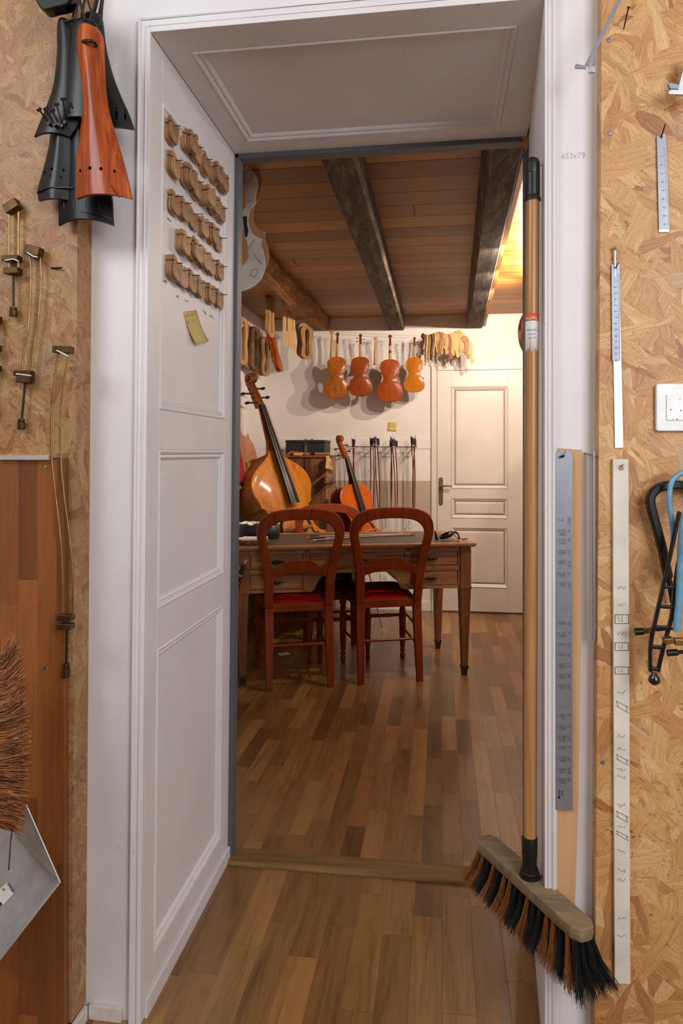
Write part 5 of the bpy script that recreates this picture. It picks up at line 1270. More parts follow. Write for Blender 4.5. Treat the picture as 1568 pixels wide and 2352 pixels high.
# rounded body at the right, mostly hidden by the broom handle
P = PY(1285, 762, 4.1); a = MB(T(*P) @ RZ(PHI)); n = 40
ol = [(0.225 * cos(2 * pi * i / n), 0.225 * sin(2 * pi * i / n)) for i in range(n)]
t = thing('hanging_instrument', 'dark red-brown rounded instrument body partly hidden behind the broom handle', 'instrument', tuple(P))
MB(T(*P) @ RZ(PHI)).prism(ol, 0.08, y0=-0.04, smooth=True).build('ribs', MT['cellorib'], t, auto=50)
vs = []; fs = []; ks = [(1.0, 0), (1.015, 0), (1.015, 0.006), (0.85, 0.016), (0.5, 0.026), (0.1, 0.03)]
for k, h in ks: vs += [(x * k, -0.04 - h, z * k) for x, z in ol]
for i in range(len(ks) - 1):
    for q in range(n): fs.append((i * n + q, i * n + (q + 1) % n, (i + 1) * n + (q + 1) % n, (i + 1) * n + q))
fs.append(tuple(range((len(ks) - 1) * n, len(ks) * n)))
MB(T(*P) @ RZ(PHI)).add(vs, fs, True).build('front_plate', plain('dark_red_varnish', (64, 20, 10), 0.3, 0, 0.15, 10, coat=0.5), t)

MB().tube([(P.x, P.y, P.z + 0.2), (P.x, P.y, 2.515)], 0.003, 6).build('hanging_cord', MT['iron'], t)
# ================================================================ BOWS
def bow(M, L=0.665, label='', parent=None, group=None, scr=True):
    """local: button at origin, stick runs along -z, hair on the +x side"""
    t = thing('violin_bow', label, 'bow', group=group, M=M)
    st = MB(); st.tube([(0.0 - 0.010 * sin(pi * i / 10) * -1, 0, -0.02 - (L - 0.02) * i / 10) for i in range(11)], [0.0050 - 0.0016 * i / 10 for i in range(11)], 8)
    st.add([(-0.004, -0.004, -L + 0.012), (0.003, -0.004, -L + 0.012), (0.022, -0.003, -L + 0.002), (0.004, -0.003, -L - 0.016), (-0.004, 0.004, -L + 0.012), (0.003, 0.004, -L + 0.012), (0.022, 0.003, -L + 0.002), (0.004, 0.003, -L - 0.016)],
           [(0, 1, 2, 3), (7, 6, 5, 4), (0, 4, 5, 1), (1, 5, 6, 2), (2, 6, 7, 3), (3, 7, 4, 0)])
    st.build('stick', MT['bowstick'], t, local=True)
    MB().lathe([(0, -0.022), (0.0052, -0.022), (0.0052, -0.016), (0.0046, -0.014), (0.0054, -0.006), (0.0044, 0.0), (0, 0.001)], 10).build('button', MT['steel'], t, local=True)
    MB().bb(0.003, 0.024, -0.0065, 0.0065, -0.085, -0.030).build('frog', MT['ebonym'], t, local=True, bevel=0.002)
    MB().bb(0.0035, 0.0245, -0.0068, 0.0068, -0.094, -0.084).build('ferrule', MT['steel'], t, local=True)
    MB().add([(0.019, -0.0055, -0.09), (0.019, 0.0055, -0.09), (0.0175, 0.004, -L + 0.004), (0.0175, -0.004, -L + 0.004), (0.0205, -0.0055, -0.09), (0.0205, 0.0055, -0.09), (0.019, 0.004, -L + 0.004), (0.019, -0.004, -L + 0.004)],
             [(0, 1, 2, 3), (7, 6, 5, 4), (0, 4, 5, 1), (1, 5, 6, 2), (2, 6, 7, 3), (3, 7, 4, 0)]).build('hair', MT['hair'], t, local=True)
    return t
clus = [(808, 1001, -0.03, 1), (815, 1004, 0.03, -1), (850, 999, 0.02, 1), (856, 1003, 0.0, 1), (861, 997, -0.05, -1), (864, 999, -0.04, 1), (897, 998, 0.0, 1), (901, 1003, 0.01, -1), (906, 1004, -0.03, 1), (899, 1001, -0.045, 1), (943, 996, -0.03, 1), (949, 1003, -0.01, 1), (954, 999, 0.035, -1)]
cn = ['leftmost', 'second', 'third', 'rightmost']; names = [(0, 'left', 2), (1, 'right', 2)]
cl_of = [0, 0, 1, 1, 1, 1, 2, 2, 2, 2, 3, 3, 3]; idx = {}; b0 = None
for i, (px, py, rl, sd) in enumerate(clus):
    c_ = cl_of[i]; idx[c_] = idx.get(c_, 0) + 1
    P = PY(px, py, 5.965 - 0.028 * (idx[c_] - 1)); M = T(*P) @ RY(rl) @ RZ(0.15 + (0 if sd > 0 else pi))
    lb = 'dark bow hanging in the %s bunch on the wall rack, %s one from the left' % (cn[c_], ordn[idx[c_] - 1])
    if b0 is None: b0 = bow(M, label=lb, group='bows hanging on the wall rack')
    else: copytree(b0, M, lb)
rk_ = thing('bow_rack', 'thin rod rack holding four bunches of bows on the far wall', 'rack', tuple(PY(880, 1026, 6.0)))
a, b = PY(795, 1026, 6.0), PY(958, 1027, 6.0); MB().tube([a, b], 0.004, 8).build('rod', MT['bronze'], rk_)
for px in (808, 857, 901, 948):
    q = PY(px, 1026, 6.0); MB().tube([(q.x, 6.104, q.z), (q.x, 5.86, q.z)], 0.0035, 8).build('hook_arm', MT['bronze'], rk_)
# bows on the desk
def bow_between(P, Q, up, label, group=None, L=0.74):
    z = (P - Q).normalized(); x = (Vector(up) - z * Vector(up).dot(z)).normalized(); y = z.cross(x)
    M = Matrix((x, y, z)).transposed().to_4x4(); M.translation = P
    return bow(M, L, label, group=group)
# (placed after the desk)
# ================================================================ CABINET AND WHAT STANDS ON IT
t = thing('cabinet', 'old dark board cabinet with two doors behind the double bass', 'cabinet', (-1.1, 5.8, 0))
cz = 1.330
MB().bb(-1.31, -0.905, 5.56, 6.05, 0.0, cz - 0.018).build('carcass', MT['cabside'], t, bevel=0.002)
MB().bb(-1.318, -0.898, 5.53, 6.06, cz - 0.018, cz).build('top_board', MT['deskleg'], t, bevel=0.002)
MB().bb(-1.305, -1.088, 5.542, 5.56, 0.05, cz - 0.022).build('cabinet_door', MT['cab'], t, bevel=0.0015)
MB().bb(-1.082, -0.912, 5.542, 5.56, 0.05, cz - 0.022).build('cabinet_door', MT['cab'], t, bevel=0.0015)
t = thing('toolbox', 'black green metal toolbox with a shiny latch on top of the cabinet', 'toolbox', (-1.1, 5.8, cz))
x0, x1 = PY(656, 1030, 5.70).x, PY(745, 1030, 5.70).x
MB().bb(x0, x1, 5.70, 6.0, cz + 0.001, cz + 0.10).build('box_body', MT['toolbox'], t, bevel=0.004)
MB().bb(x0 - 0.003, x1 + 0.003, 5.697, 6.003, cz + 0.101, cz + 0.124).build('lid', MT['toolbox'], t, bevel=0.004)
m = MB(); cx = PY(702, 1030, 5.69).x; m.bb(cx - 0.009, cx + 0.009, 5.688, 5.70, cz + 0.03, cz + 0.075); m.tube([(cx + 0.012 * cos(q * pi / 6), 5.688, cz + 0.088 + 0.012 * sin(q * pi / 6)) for q in range(12)], 0.003, 6, closed=True)
m.build('latch', MT['steel'], t)
for px in (702, 716): q = PY(px, 1011, 5.8); MB().tube([(q.x - 0.012, 5.8, cz + 0.124), (q.x - 0.010, 5.8, cz + 0.134), (q.x + 0.010, 5.8, cz + 0.134), (q.x + 0.012, 5.8, cz + 0.124)], 0.003, 6).build('lid_handle', MT['iron'], t)
def P5(pts, Y=5.6): return px_out(pts, Y)
ol = [(656, 1045), (662, 1039), (667, 1035.5), (690, 1038), (713, 1040), (708, 1047), (706, 1049), (703, 1049), (704, 1045), (690, 1043), (676, 1041.5), (668, 1042), (660, 1048)]
tag(MB().prism(P5(ol, 5.60), 0.04, y0=5.60).build('bent_wood_offcut', wood('reddish_offcut', (140, 74, 40), (186, 112, 66), 20), at=PY(684, 1050, 5.62), bevel=0.001), 'reddish bent wood offcut on the cabinet in front of the toolbox', 'offcut')
q = PY(685, 1050, 5.58); tag(MB().bb(q.x - 0.034, q.x + 0.034, 5.555, 5.585, cz + 0.0005, cz + 0.018).build('pale_wood_block', MT['pale'], at=(q.x, 5.57, cz), bevel=0.001), 'small pale wood block under the bent offcut on the cabinet', 'block')
q = PY(740, 1050, 5.58); m = thing('shallow_box', 'shallow brown box with a pale rim at the right front corner of the cabinet top', 'box', (q.x, 5.60, cz))
MB().bb(q.x - 0.055, q.x + 0.050, 5.56, 5.66, cz + 0.0005, cz + 0.014).build('box_body', MT['deskleg'], m); MB().bb(q.x - 0.058, q.x + 0.053, 5.557, 5.663, cz + 0.014, cz + 0.020).build('rim', MT['pale'], m)
q = PY(651, 1049, 5.66); tag(MB().lathe([(0, 0), (0.020, 0), (0.020, 0.008), (0.012, 0.012), (0.012, 0.034), (0.019, 0.04), (0.017, 0.05), (0, 0.052)], 16, T(q.x, 5.66, cz + 0.0005)).build('wooden_spool', MT['desk'], at=(q.x, 5.66, cz)), 'small turned wooden spool on the left end of the cabinet top', 'spool')
# wedges and block on the cabinet side
def side_prism(pts, X, t_, name, mat, label, catg):
    p = [PX(a, b, X) for a, b in pts]; n = len(p); vs = [tuple(v) for v in p] + [(v.x - t_, v.y, v.z) for v in p]
    fs = [tuple(range(n)), tuple(range(n, 2 * n))[::-1]] + [(i, (i + 1) % n, n + (i + 1) % n, n + i) for i in range(n)]
    c = sum(p, Vector()) / n; return tag(MB().add(vs, fs).build(name, mat, at=c, bevel=0.001), label, catg)
side_prism([(752, 1047), (756, 1047), (758, 1060), (757, 1078), (750.5, 1076), (752, 1060)], -0.880, 0.012, 'wood_wedge', MT['pale'], 'pale wooden wedge hanging on the cabinet side, left of two', 'wedge')
side_prism([(758, 1052), (761, 1053), (765, 1070), (764, 1079), (759, 1080), (757, 1070)], -0.880, 0.012, 'wood_wedge', MT['pale'], 'pale wooden wedge hanging on the cabinet side, right of two', 'wedge')
side_prism([(750, 1088), (770, 1087), (770, 1110), (750, 1110)], -0.882, 0.016, 'wood_block', MT['deskleg'], 'brown wooden block fixed to the cabinet side below the wedges', 'block')
side_prism([(765, 1050), (769, 1050), (769, 1086), (765, 1086)], -0.885, 0.016, 'wood_strip', MT['cabside'], 'upright wood strip at the rear edge of the cabinet side', 'strip')
X_ = -0.862; m = MB(); m.tube([PX(764, 1096, X_), PX(761, 1108, X_), PX(770, 1107, X_), PX(764, 1096, X_)], 0.003, 6); m.tube([PX(750, 1111, X_), PX(770, 1108, X_)], 0.003, 6); m.tube([PX(768, 1106, X_), PX(772, 1118, X_), PX(772, 1124, X_)], [0.0015, 0.002, 0.007], 8)
tag(m.build('iron_bracket', MT['iron'], at=PX(762, 1108, X_)), 'small black iron bracket with a dangling weight on the cabinet side', 'bracket')
# socket + far note
a, b = PY(873.5, 1337, 6.105), PY(895.5, 1317, 6.105)
t = thing('wall_socket', 'white wall socket seen under the desk through the right chair back', 'socket', tuple((a + b) / 2))
MB().prism(rrect(a.x, b.x, a.z, b.z, 0.006), 0.010, y0=6.099).build('face_plate', MT['plastic'], t, bevel=0.002)
c = (a + b) / 2; m = MB(); m.lathe([(0, 0.0), (0.014, 0.0), (0.019, -0.002), (0.019, 0.004), (0, 0.004)], 18, frame((c.x, 6.099, c.z), (0, -1, 0), (0, 0, 1))); m.build('socket_well', MT['radiator'], t)
m = MB()
for dx in (-0.0095, 0.0095): m.lathe([(0, 0.0036), (0.0025, 0.0036), (0.0025, 0.0046), (0, 0.0046)], 10, frame((c.x + dx, 6.099, c.z), (0, -1, 0), (0, 0, 1)))
m.build('pin_hole', MT['black'], t)
P0, P1, P2, P3 = PY(891, 970, 6.1085), PY(911, 970, 6.1085), PY(910, 990, 6.1085), PY(890, 989, 6.1085)
o = sticky_grid(P0, P1, P2, P3, 6, Vector((0, -0.008, 0))).build('sticky_note', MT['sticky'], at=P0.lerp(P2, 0.5)); s = o.modifiers.new('thickness', 'SOLIDIFY'); s.thickness = 0.0004
tag(o, 'yellow sticky note on the far wall above the bows', 'sticky note')
m = MB()
for (x, y, w_, sd) in ((894, 974, 8, 1), (895, 981, 4, 3), (901, 981, 5, 4)):
    r = random.Random(sd); m.tube([PY(x + w_ * i / 6, y + r.uniform(-2, 2), 6.1072 ) for i in range(7)], 0.0008, 4, False)
m.build('handwriting', MT['ink'], o)
# ================================================================ LEFT WALL: radiator with shelf
t = thing('radiator', 'white radiator on the left wall beside the door frame', 'radiator', (-1.5, 5.0, 0.12))
for i in range(8):
    y = 4.55 + i * 0.062; MB().bb(-1.545, -1.475, y, y + 0.045, 0.14, 1.07).build('radiator_fin', MT['radiator'], t, bevel=0.010)
MB().bb(-1.54, -1.48, 4.54, 5.04, 0.12, 0.17).build('lower_rail', MT['radiator'], t, bevel=0.008); MB().bb(-1.54, -1.48, 4.54, 5.04, 1.03, 1.06).build('upper_rail', MT['radiator'], t, bevel=0.008)
sh = tag(MB().bb(-1.555, -1.455, 4.5, 5.60, 1.085, 1.108).build('wooden_plank', MT['pale'], at=(-1.46, 4.9, 1.085), bevel=0.002), 'pale wooden plank lying on the radiator beside the door frame', 'plank')
p_ = [(515, 880), (540, 940), (549, 975), (555, 994), (560, 1004), (562.5, 1000), (564, 1006), (568, 1003), (571, 996), (573, 1007), (582, 1020), (588, 1038), (591, 1060), (592, 1090), (590, 1106), (540, 1112), (505, 1112)]
side_prism(p_, -1.550, 0.006, 'body_template', MT['templatetan'], 'large tan bass body template leaning on the left wall above the radiator', 'template')
P = PX(548, 1100, -1.49); m = MB(); m.lathe([(0, 0), (0.058, 0.0), (0.056, 0.02), (0.014, 0.245), (0.0, 0.25)], 4, T(P.x, P.y, 1.135) @ RZ(0.5), smooth=False)
tag(m.build('crimson_case', MT['redcase'], at=(P.x, P.y, 1.135), bevel=0.003), 'crimson tapering case standing on a black box beside the door frame', 'case')
tag(MB().bb(P.x - 0.045, P.x + 0.045, P.y - 0.10, P.y + 0.10, 1.109, 1.134).build('black_box', MT['bag'], at=(P.x, P.y, 1.109), bevel=0.006), 'flat black box under the crimson case', 'box')
P = PX(578, 1085, -1.50); t = thing('wooden_clamp_spool', 'turned wooden clamp with two discs standing right of the crimson case', 'clamp', (P.x, P.y, 1.109))
MB().lathe([(0, 0), (0.010, 0), (0.008, 0.06), (0, 0.06)], 8, T(P.x, P.y, 1.109)).build('metal_rod', MT['steel'], t)
MB().lathe([(0, 0.06), (0.018, 0.06), (0.026, 0.07), (0.028, 0.10), (0.022, 0.105), (0.0, 0.105)], 18, T(P.x, P.y, 1.109)).build('lower_disc', MT['desk'], t)
MB().lathe([(0, 0.105), (0.012, 0.105), (0.012, 0.16), (0, 0.16)], 14, T(P.x, P.y, 1.109)).build('shaft', MT['cabside'], t)
MB().lathe([(0, 0.16), (0.022, 0.158), (0.022, 0.17), (0.016, 0.185), (0.0, 0.19)], 18, T(P.x, P.y, 1.109)).build('upper_disc', MT['desk'], t)
# ================================================================ DESK
DA = math.atan2(0.368, 1.284); DO = Vector((-1.150, 4.014, 0))
DM = T(*DO) @ RZ(DA)
dk = thing('writing_desk', 'brown wooden writing desk with drawers, in front of the bass and cello', 'desk', M=DM)
DW, DD = 1.335, 0.590
def leg(x, y):
    m = MB(); z1 = 0.535; a, b = 0.033, 0.018
    m.add([(x - b, y - b, 0.055), (x + b, y - b, 0.055), (x + b, y + b, 0.055), (x - b, y + b, 0.055), (x - a, y - a, z1), (x + a, y - a, z1), (x + a, y + a, z1), (x - a, y + a, z1)],
          [(0, 3, 2, 1), (4, 5, 6, 7), (0, 1, 5, 4), (1, 2, 6, 5), (2, 3, 7, 6), (3, 0, 4, 7)])
    m.bb(x - a, x + a, y - a, y + a, z1, 0.781); m.bb(x - a - 0.003, x + a + 0.003, y - a - 0.003, y + a + 0.003, 0.527, 0.545)
    o = m.build('leg', MT['deskleg'], dk, local=True, bevel=0.002)
    c = MB(); c.bb(x - 0.022, x + 0.022, y - 0.022, y + 0.022, 0.045, 0.058); c.add([(x - .014, y - .014, 0), (x + .014, y - .014, 0), (x + .014, y + .014, 0), (x - .014, y + .014, 0), (x - .019, y - .019, .045), (x + .019, y - .019, .045), (x + .019, y + .019, .045), (x - .019, y + .019, .045)],
          [(0, 3, 2, 1), (4, 5, 6, 7), (0, 1, 5, 4), (1, 2, 6, 5), (2, 3, 7, 6), (3, 0, 4, 7)])
    part_of(c.build('foot_cap', MT['bronze'], o, local=True, bevel=0.001), 'dull metal foot cap')
for x in (0, DW):
    for y in (0, DD): leg(x, y)
m = MB()
ex = 0.055
m.bb(-ex, DW + ex, -ex + 0.008, DD + ex - 0.008, 0.783, 0.792); m.bb(-ex - 0.006, DW + ex + 0.006, -ex, DD + ex, 0.792, 0.806)
m.build('desk_top', MT['desk'], dk, local=True, bevel=0.003)
part_of(MB().bb(0.02, DW - 0.02, 0.02, DD - 0.02, 0.8061, 0.8075).build('leather_inset', MT['leather'], dk, local=True), 'dull brown leather writing surface')
# aprons
yF0, yF1 = -0.022, -0.004
def plate(x0, x1, z0, z1, y0=yF0, y1=yF1): return (x0, x1, y0, y1, z0, z1)
m = MB()
for b in (plate(0.033, DW - 0.033, 0.758, 0.783), plate(0.033, 0.378, 0.532, 0.548), plate(0.033, 0.378, 0.640, 0.668), plate(0.352, 0.390, 0.532, 0.783), plate(0.352, 0.985, 0.640, 0.662),
          plate(0.033, 0.040, 0.532, 0.783), plate(0.960, 0.998, 0.532, 0.783), plate(0.975, DW - 0.033, 0.532, 0.548), plate(0.975, DW - 0.033, 0.640, 0.668), plate(DW - 0.045, DW - 0.033, 0.532, 0.783)):
    m.bb(*b)
for sx, x0 in ((1, 0.385), (-1, 0.965)):
    ol = [(x0, 0.532), (x0 + sx * 0.016, 0.534), (x0 + sx * 0.034, 0.548), (x0 + sx * 0.045, 0.575), (x0 + sx * 0.062, 0.605), (x0 + sx * 0.09, 0.628), (x0 + sx * 0.112, 0.645), (x0, 0.645)]
    m.prism(ol, 0.016, y0=yF0)
m.build('front_apron', MT['desk'], dk, local=True, bevel=0.0015)
m = MB(); m.bb(-0.004, 0.014, 0.033, DD - 0.033, 0.532, 0.783); m.bb(DW - 0.014, DW + 0.004, 0.033, DD - 0.033, 0.532, 0.783); m.bb(0.36, 0.375, -0.004, DD, 0.532, 0.783); m.bb(0.975, 0.99, -0.004, DD, 0.532, 0.783)
m.bb(0.033, 0.375, DD - 0.01, DD + 0.004, 0.532, 0.783); m.bb(0.975, DW - 0.033, DD - 0.01, DD + 0.004, 0.532, 0.783); m.bb(0.375, 0.975, DD - 0.01, DD + 0.004, 0.660, 0.783)
m.build('side_panels', MT['desk'], dk, local=True)
def pull(x, z, par, w=0.075):
    m = MB()
    for dx, r in ((0, 0.014), (-0.021, 0.0095), (0.021, 0.0095), (-0.037, 0.006), (0.037, 0.006)):
        m.lathe([(0, 0), (r, 0.0), (r * 0.8, 0.004), (r * 0.3, 0.008), (0, 0.009)], 10, T(x + dx, yF0 - 0.006, z) @ RX(pi / 2))
    m.tube(cat([(x - 0.026, yF0 - 0.012, z), (x - 0.020, yF0 - 0.024, z - 0.006), (x, yF0 - 0.028, z - 0.009), (x + 0.020, yF0 - 0.024, z - 0.006), (x + 0.026, yF0 - 0.012, z)], 3), 0.0025, 6)
    m.build('drawer_pull', MT['pullm'], par, local=True)
for (x0, x1, z0, z1, pulls) in ((0.042, 0.350, 0.670, 0.756, (0.196,)), (0.042, 0.350, 0.550, 0.638, (0.196,)), (0.392, 0.958, 0.664, 0.756, (0.69,)), (1.000, 1.288, 0.670, 0.756, (1.118,)), (1.000, 1.288, 0.550, 0.638, (1.118,))):
    m = MB(); m.bb(x0, x1, -0.016, 0.25, z0, z1); m.bb(x0 + 0.006, x1 - 0.006, -0.0205, -0.016, z0 + 0.006, z1 - 0.006)
    d = m.build('drawer', MT['desk'], dk, local=True, bevel=0.0022)
    for q in pulls: pull(q, (z0 + z1) / 2, d)

# ================================================================ CHAIRS
def make_chair(M, label):
    t = thing('dining_chair', label, 'chair', M=M, group='balloon-back chairs at the desk')
    def yb(z): return -0.10 * max(0, (z - 0.44)) / 0.58 - 0.045 * max(0, 0.44 - z) / 0.44
    O = [(.196, 0), (.198, .2), (.198, .42), (.203, .54), (.206, .62), (.218, .715), (.236, .80), (.248, .86), (.251, .905), (.240, .955), (.205, 1.0), (.14, 1.025), (.07, 1.033), (0, 1.035)]
    I = [(.160, 0), (.153, .2), (.148, .42), (.150, .54), (.152, .62), (.166, .715), (.183, .80), (.194, .85), (.197, .885), (.186, .915), (.155, .945), (.11, .962), (.055, .969), (0, .970)]
    Oc = [(p.x, p.y) for p in cat(O, 4)]; Ic = [(p.x, p.y) for p in cat(I, 4)]
    O2 = Oc + [(-x, z) for x, z in Oc[-2::-1]]; I2 = Ic + [(-x, z) for x, z in Ic[-2::-1]]
    cut = [i for i, p in enumerate(Oc) if p[1] >= 0.44][0]; n = len(O2)
    MB().ring(O2[cut:n - cut], I2[cut:n - cut], 0.026, y0=-0.013, closed=False, yf=yb).build('back_frame', MT['cherry'], t, local=True, bevel=0.006)
    MB().ring(O2[:cut + 1], I2[:cut + 1], 0.032, y0=-0.016, closed=False, yf=yb).build('leg', MT['cherry'], t, local=True, bevel=0.003)
    MB().ring(O2[n - cut - 1:], I2[n - cut - 1:], 0.032, y0=-0.016, closed=False, yf=yb).build('leg', MT['cherry'], t, local=True, bevel=0.003)
    U = cat([(-.162, .690), (-.135, .688), (-.11, .698), (-.085, .722), (-.06, .734), (0, .737), (.06, .734), (.085, .722), (.11, .698), (.135, .688), (.162, .690)], 3)
    L = cat([(-.157, .632), (-.13, .640), (-.105, .648), (-.08, .655), (-.055, .660), (0, .664), (.055, .660), (.08, .655), (.105, .648), (.13, .640), (.157, .632)], 3)
    MB().ring([(p.x, p.y) for p in U], [(p.x, p.y) for p in L], 0.018, y0=-0.009, closed=False, yf=yb).build('back_rail', MT['cherry'], t, local=True, bevel=0.003)
    m = MB(); m.bb(-0.150, 0.150, -0.012, 0.012, 0.435, 0.482)
    for sx in (-1, 1): m.hexa([(sx * .150, 0.0, .425), (sx * .172, 0.0, .425), (sx * .212, .42, .425), (sx * .190, .42, .425)][::sx], [(sx * .150, 0, .482), (sx * .172, 0, .482), (sx * .212, .42, .482), (sx * .190, .42, .482)][::sx])
    m.bb(-0.195, 0.195, 0.405, 0.43, .425, .482); m.build('seat_frame', MT['cherry'], t, local=True, bevel=0.003)
    # cushion: domed trapezoid
    vs = []; fs = []; N = 12
    for i in range(N + 1):
        for k in range(N + 1):
            u = -1 + 2 * k / N; v = i / N; hw = 0.148 + 0.045 * v
            e = (1 - abs(u) ** 6) * (1 - abs(2 * v - 1) ** 6)
            vs.append((u * hw, 0.004 + 0.41 * v, 0.478 + 0.048 * max(0, e) ** 0.6))
    for i in range(N):
        for k in range(N): a = i * (N + 1) + k; fs.append((a, a + 1, a + N + 2, a + N + 1))
    b_ = len(vs); vs += [(-0.148, 0.004, 0.474), (0.148, 0.004, 0.474), (0.193, 0.414, 0.474), (-0.193, 0.414, 0.474)]; fs.append((b_, b_ + 3, b_ + 2, b_ + 1))
    MB().add(vs, fs, True).build('seat_cushion', MT['velvet'], t, local=True, auto=60)
    prof = [(0, 0), (.011, 0), (.016, .012), (.018, .03), (.012, .045), (.017, .055), (.018, .062), (.012, .07), (.016, .085), (.019, .12), (.022, .22), (.024, .29), (.019, .335), (.013, .345), (.02, .352), (.02, .36), (.014, .368), (.022, .38), (.024, .39), (.022, .40), (.022, .43), (0, .43)]
    for sx in (-1, 1): MB().lathe(prof, 16, T(sx * .198, .41, 0)).build('leg', MT['cherry'], t, local=True)
    # stretchers
    def stick(a, b, r=0.0085, nm='stretcher', prof=None):
        a, b = Vector(a), Vector(b); MB().tube([a.lerp(b, i / 6) for i in range(7)], [r * 0.75, r * .95, r, r, r, r * .95, r * .75], 8).build(nm, MT['cherry'], t, local=True)
    stick((-0.165, yb(.245), .245), (0.165, yb(.245), .245))
    for sx in (-1, 1): stick((sx * .172, yb(.21) + .01, .21), (sx * .197, .40, .21)); stick((sx * .172, yb(.32) + .01, .32), (sx * .197, .40, .32))
    m = MB(); N = 44; pts = []; rr = []
    for i in range(N + 1):
        f = i / N; x = -0.185 + 0.37 * f; c_ = abs(f - 0.5)
        r = 0.0105 + (0.005 * abs(sin((f - .5) * pi * 26)) - 0.001 if c_ < 0.12 else 0.0035 * math.exp(-((c_ - 0.26) / 0.07) ** 2)); pts.append((x, .41, .29)); rr.append(r)
    m.tube(pts, rr, 10).build('turned_stretcher', MT['cherry'], t, local=True)
    return t
def chairM(pl, pr):
    c = (pl + pr) / 2; d = pr - pl; a = math.atan2(d.y, d.x); return T(c.x, c.y, 0) @ RZ(a)
c1l, c1r = Vector((-.972, 3.925)), Vector((-.635, 4.049)); c2l, c2r = Vector((-.470, 4.111)), Vector((-.145, 4.220))
def shift(M): return M @ T(0, 0.045, 0)
ch1 = make_chair(shift(chairM(c1l, c1r)), 'reddish balloon-back chair with red seat on the left, back to the camera')
copytree(ch1, shift(chairM(c2l, c2r)) @ T(0.008, 0, 0), 'darker balloon-back chair with red seat on the right, back to the camera')
P = PD(702, 1527, 1.35 * 1630 / 487); Q = PD(855, 1520, 1.35 * 1630 / 480); a = math.atan2(Q.y - P.y, Q.x - P.x)
cc = (P + Q) / 2; M3 = T(cc.x, cc.y, 0) @ RZ(a + pi) @ T(0, -0.02, 0) @ Sc(0.955) @ T(0, -0.41, 0)
copytree(ch1, M3, 'balloon-back chair facing the camera from the far side of the desk')
# ================================================================ ON THE DESK
ZD = 0.8075
P = PZ(703, 1235, ZD + 0.008); Q = PZ(930, 1227.5, ZD + 0.008); bow_between(P, Q, (0, 1, 0.2), 'bow lying on the desk, the one further from the chairs', 'bows lying on the desk', L=(P - Q).length)
P = PZ(718, 1241, ZD + 0.008); Q = PZ(948, 1229, ZD + 0.008); bow_between(P, Q, (0, 1, 0.2), 'bow lying on the desk, the one nearer to the chairs', 'bows lying on the desk', L=(P - Q).length)
P = PZ(1034, 1241, ZD); t = thing('magnifier_headset', 'black folded magnifier headset lying on the right end of the desk', 'magnifier', tuple(P), rz=0.2)
m = MB(); vs = []; fs = []; K = 14; N = 8
def ell(m, c, r, M=None):
    vs = []; fs = []
    for i in range(N + 1):
        ph = -pi / 2 + pi * i / N
        for k in range(K): th = 2 * pi * k / K; vs.append((c[0] + r[0] * cos(ph) * cos(th), c[1] + r[1] * cos(ph) * sin(th), c[2] + r[2] * sin(ph)))
    for i in range(N):
        for k in range(K): fs.append((i * K + k, i * K + (k + 1) % K, (i + 1) * K + (k + 1) % K, (i + 1) * K + k))
    m.add(vs, fs, True, M)
ell(m, (0, 0, 0), (0.052, 0.026, 0.020), T(-0.022, 0, 0.032) @ RY(-0.35)); m.build('visor', MT['blackgloss'], t, local=True)
MB().tube(cat([(0.0, 0.0, 0.050), (0.028, 0, 0.052), (0.046, 0, 0.040), (0.054, 0.0, 0.020), (0.050, 0, 0.006)], 4), 0.006, 8).build('band', MT['bag'], t, local=True)
m = MB(); m.tube([(0.018, -0.012, 0.042), (0.040, -0.02, 0.006)], 0.0025, 6); m.tube([(0.040, -0.02, 0.005), (0.062, -0.02, 0.006)], 0.0025, 6); m.tube([(0.062, -0.02, 0.006), (0.044, -0.012, 0.044)], 0.0025, 6); m.build('metal_arm', MT['steel'], t, local=True)
m = MB(); m.add([(0.07, 0, 0.010), (0.115, 0.0, 0.016), (0.105, -0.01, 0.004), (0.075, -0.01, 0.002), (0.07, 0.01, 0.010), (0.115, 0.01, 0.016), (0.105, 0.01, 0.004), (0.075, 0.01, 0.002)], [(0, 1, 2, 3), (7, 6, 5, 4), (0, 4, 5, 1), (1, 5, 6, 2), (2, 6, 7, 3), (3, 7, 4, 0)]); m.build('lens_tip', MT['blackgloss'], t, local=True)
P = PZ(1003, 1240, ZD); m = MB(); m.add([(-0.012, 0, 0), (0.012, 0, 0), (-0.010, 0, 0.058), (-0.016, 0, 0.058), (-0.012, 0.006, 0), (0.012, 0.006, 0), (-0.010, 0.006, 0.058), (-0.016, 0.006, 0.058)], [(0, 1, 2, 3), (7, 6, 5, 4), (0, 4, 5, 1), (1, 5, 6, 2), (2, 6, 7, 3), (3, 7, 4, 0)], M=T(*P))
tag(m.build('black_wedge', MT['black'], at=P, bevel=0.001), 'small upright black wedge left of the magnifier headset on the desk', 'wedge')
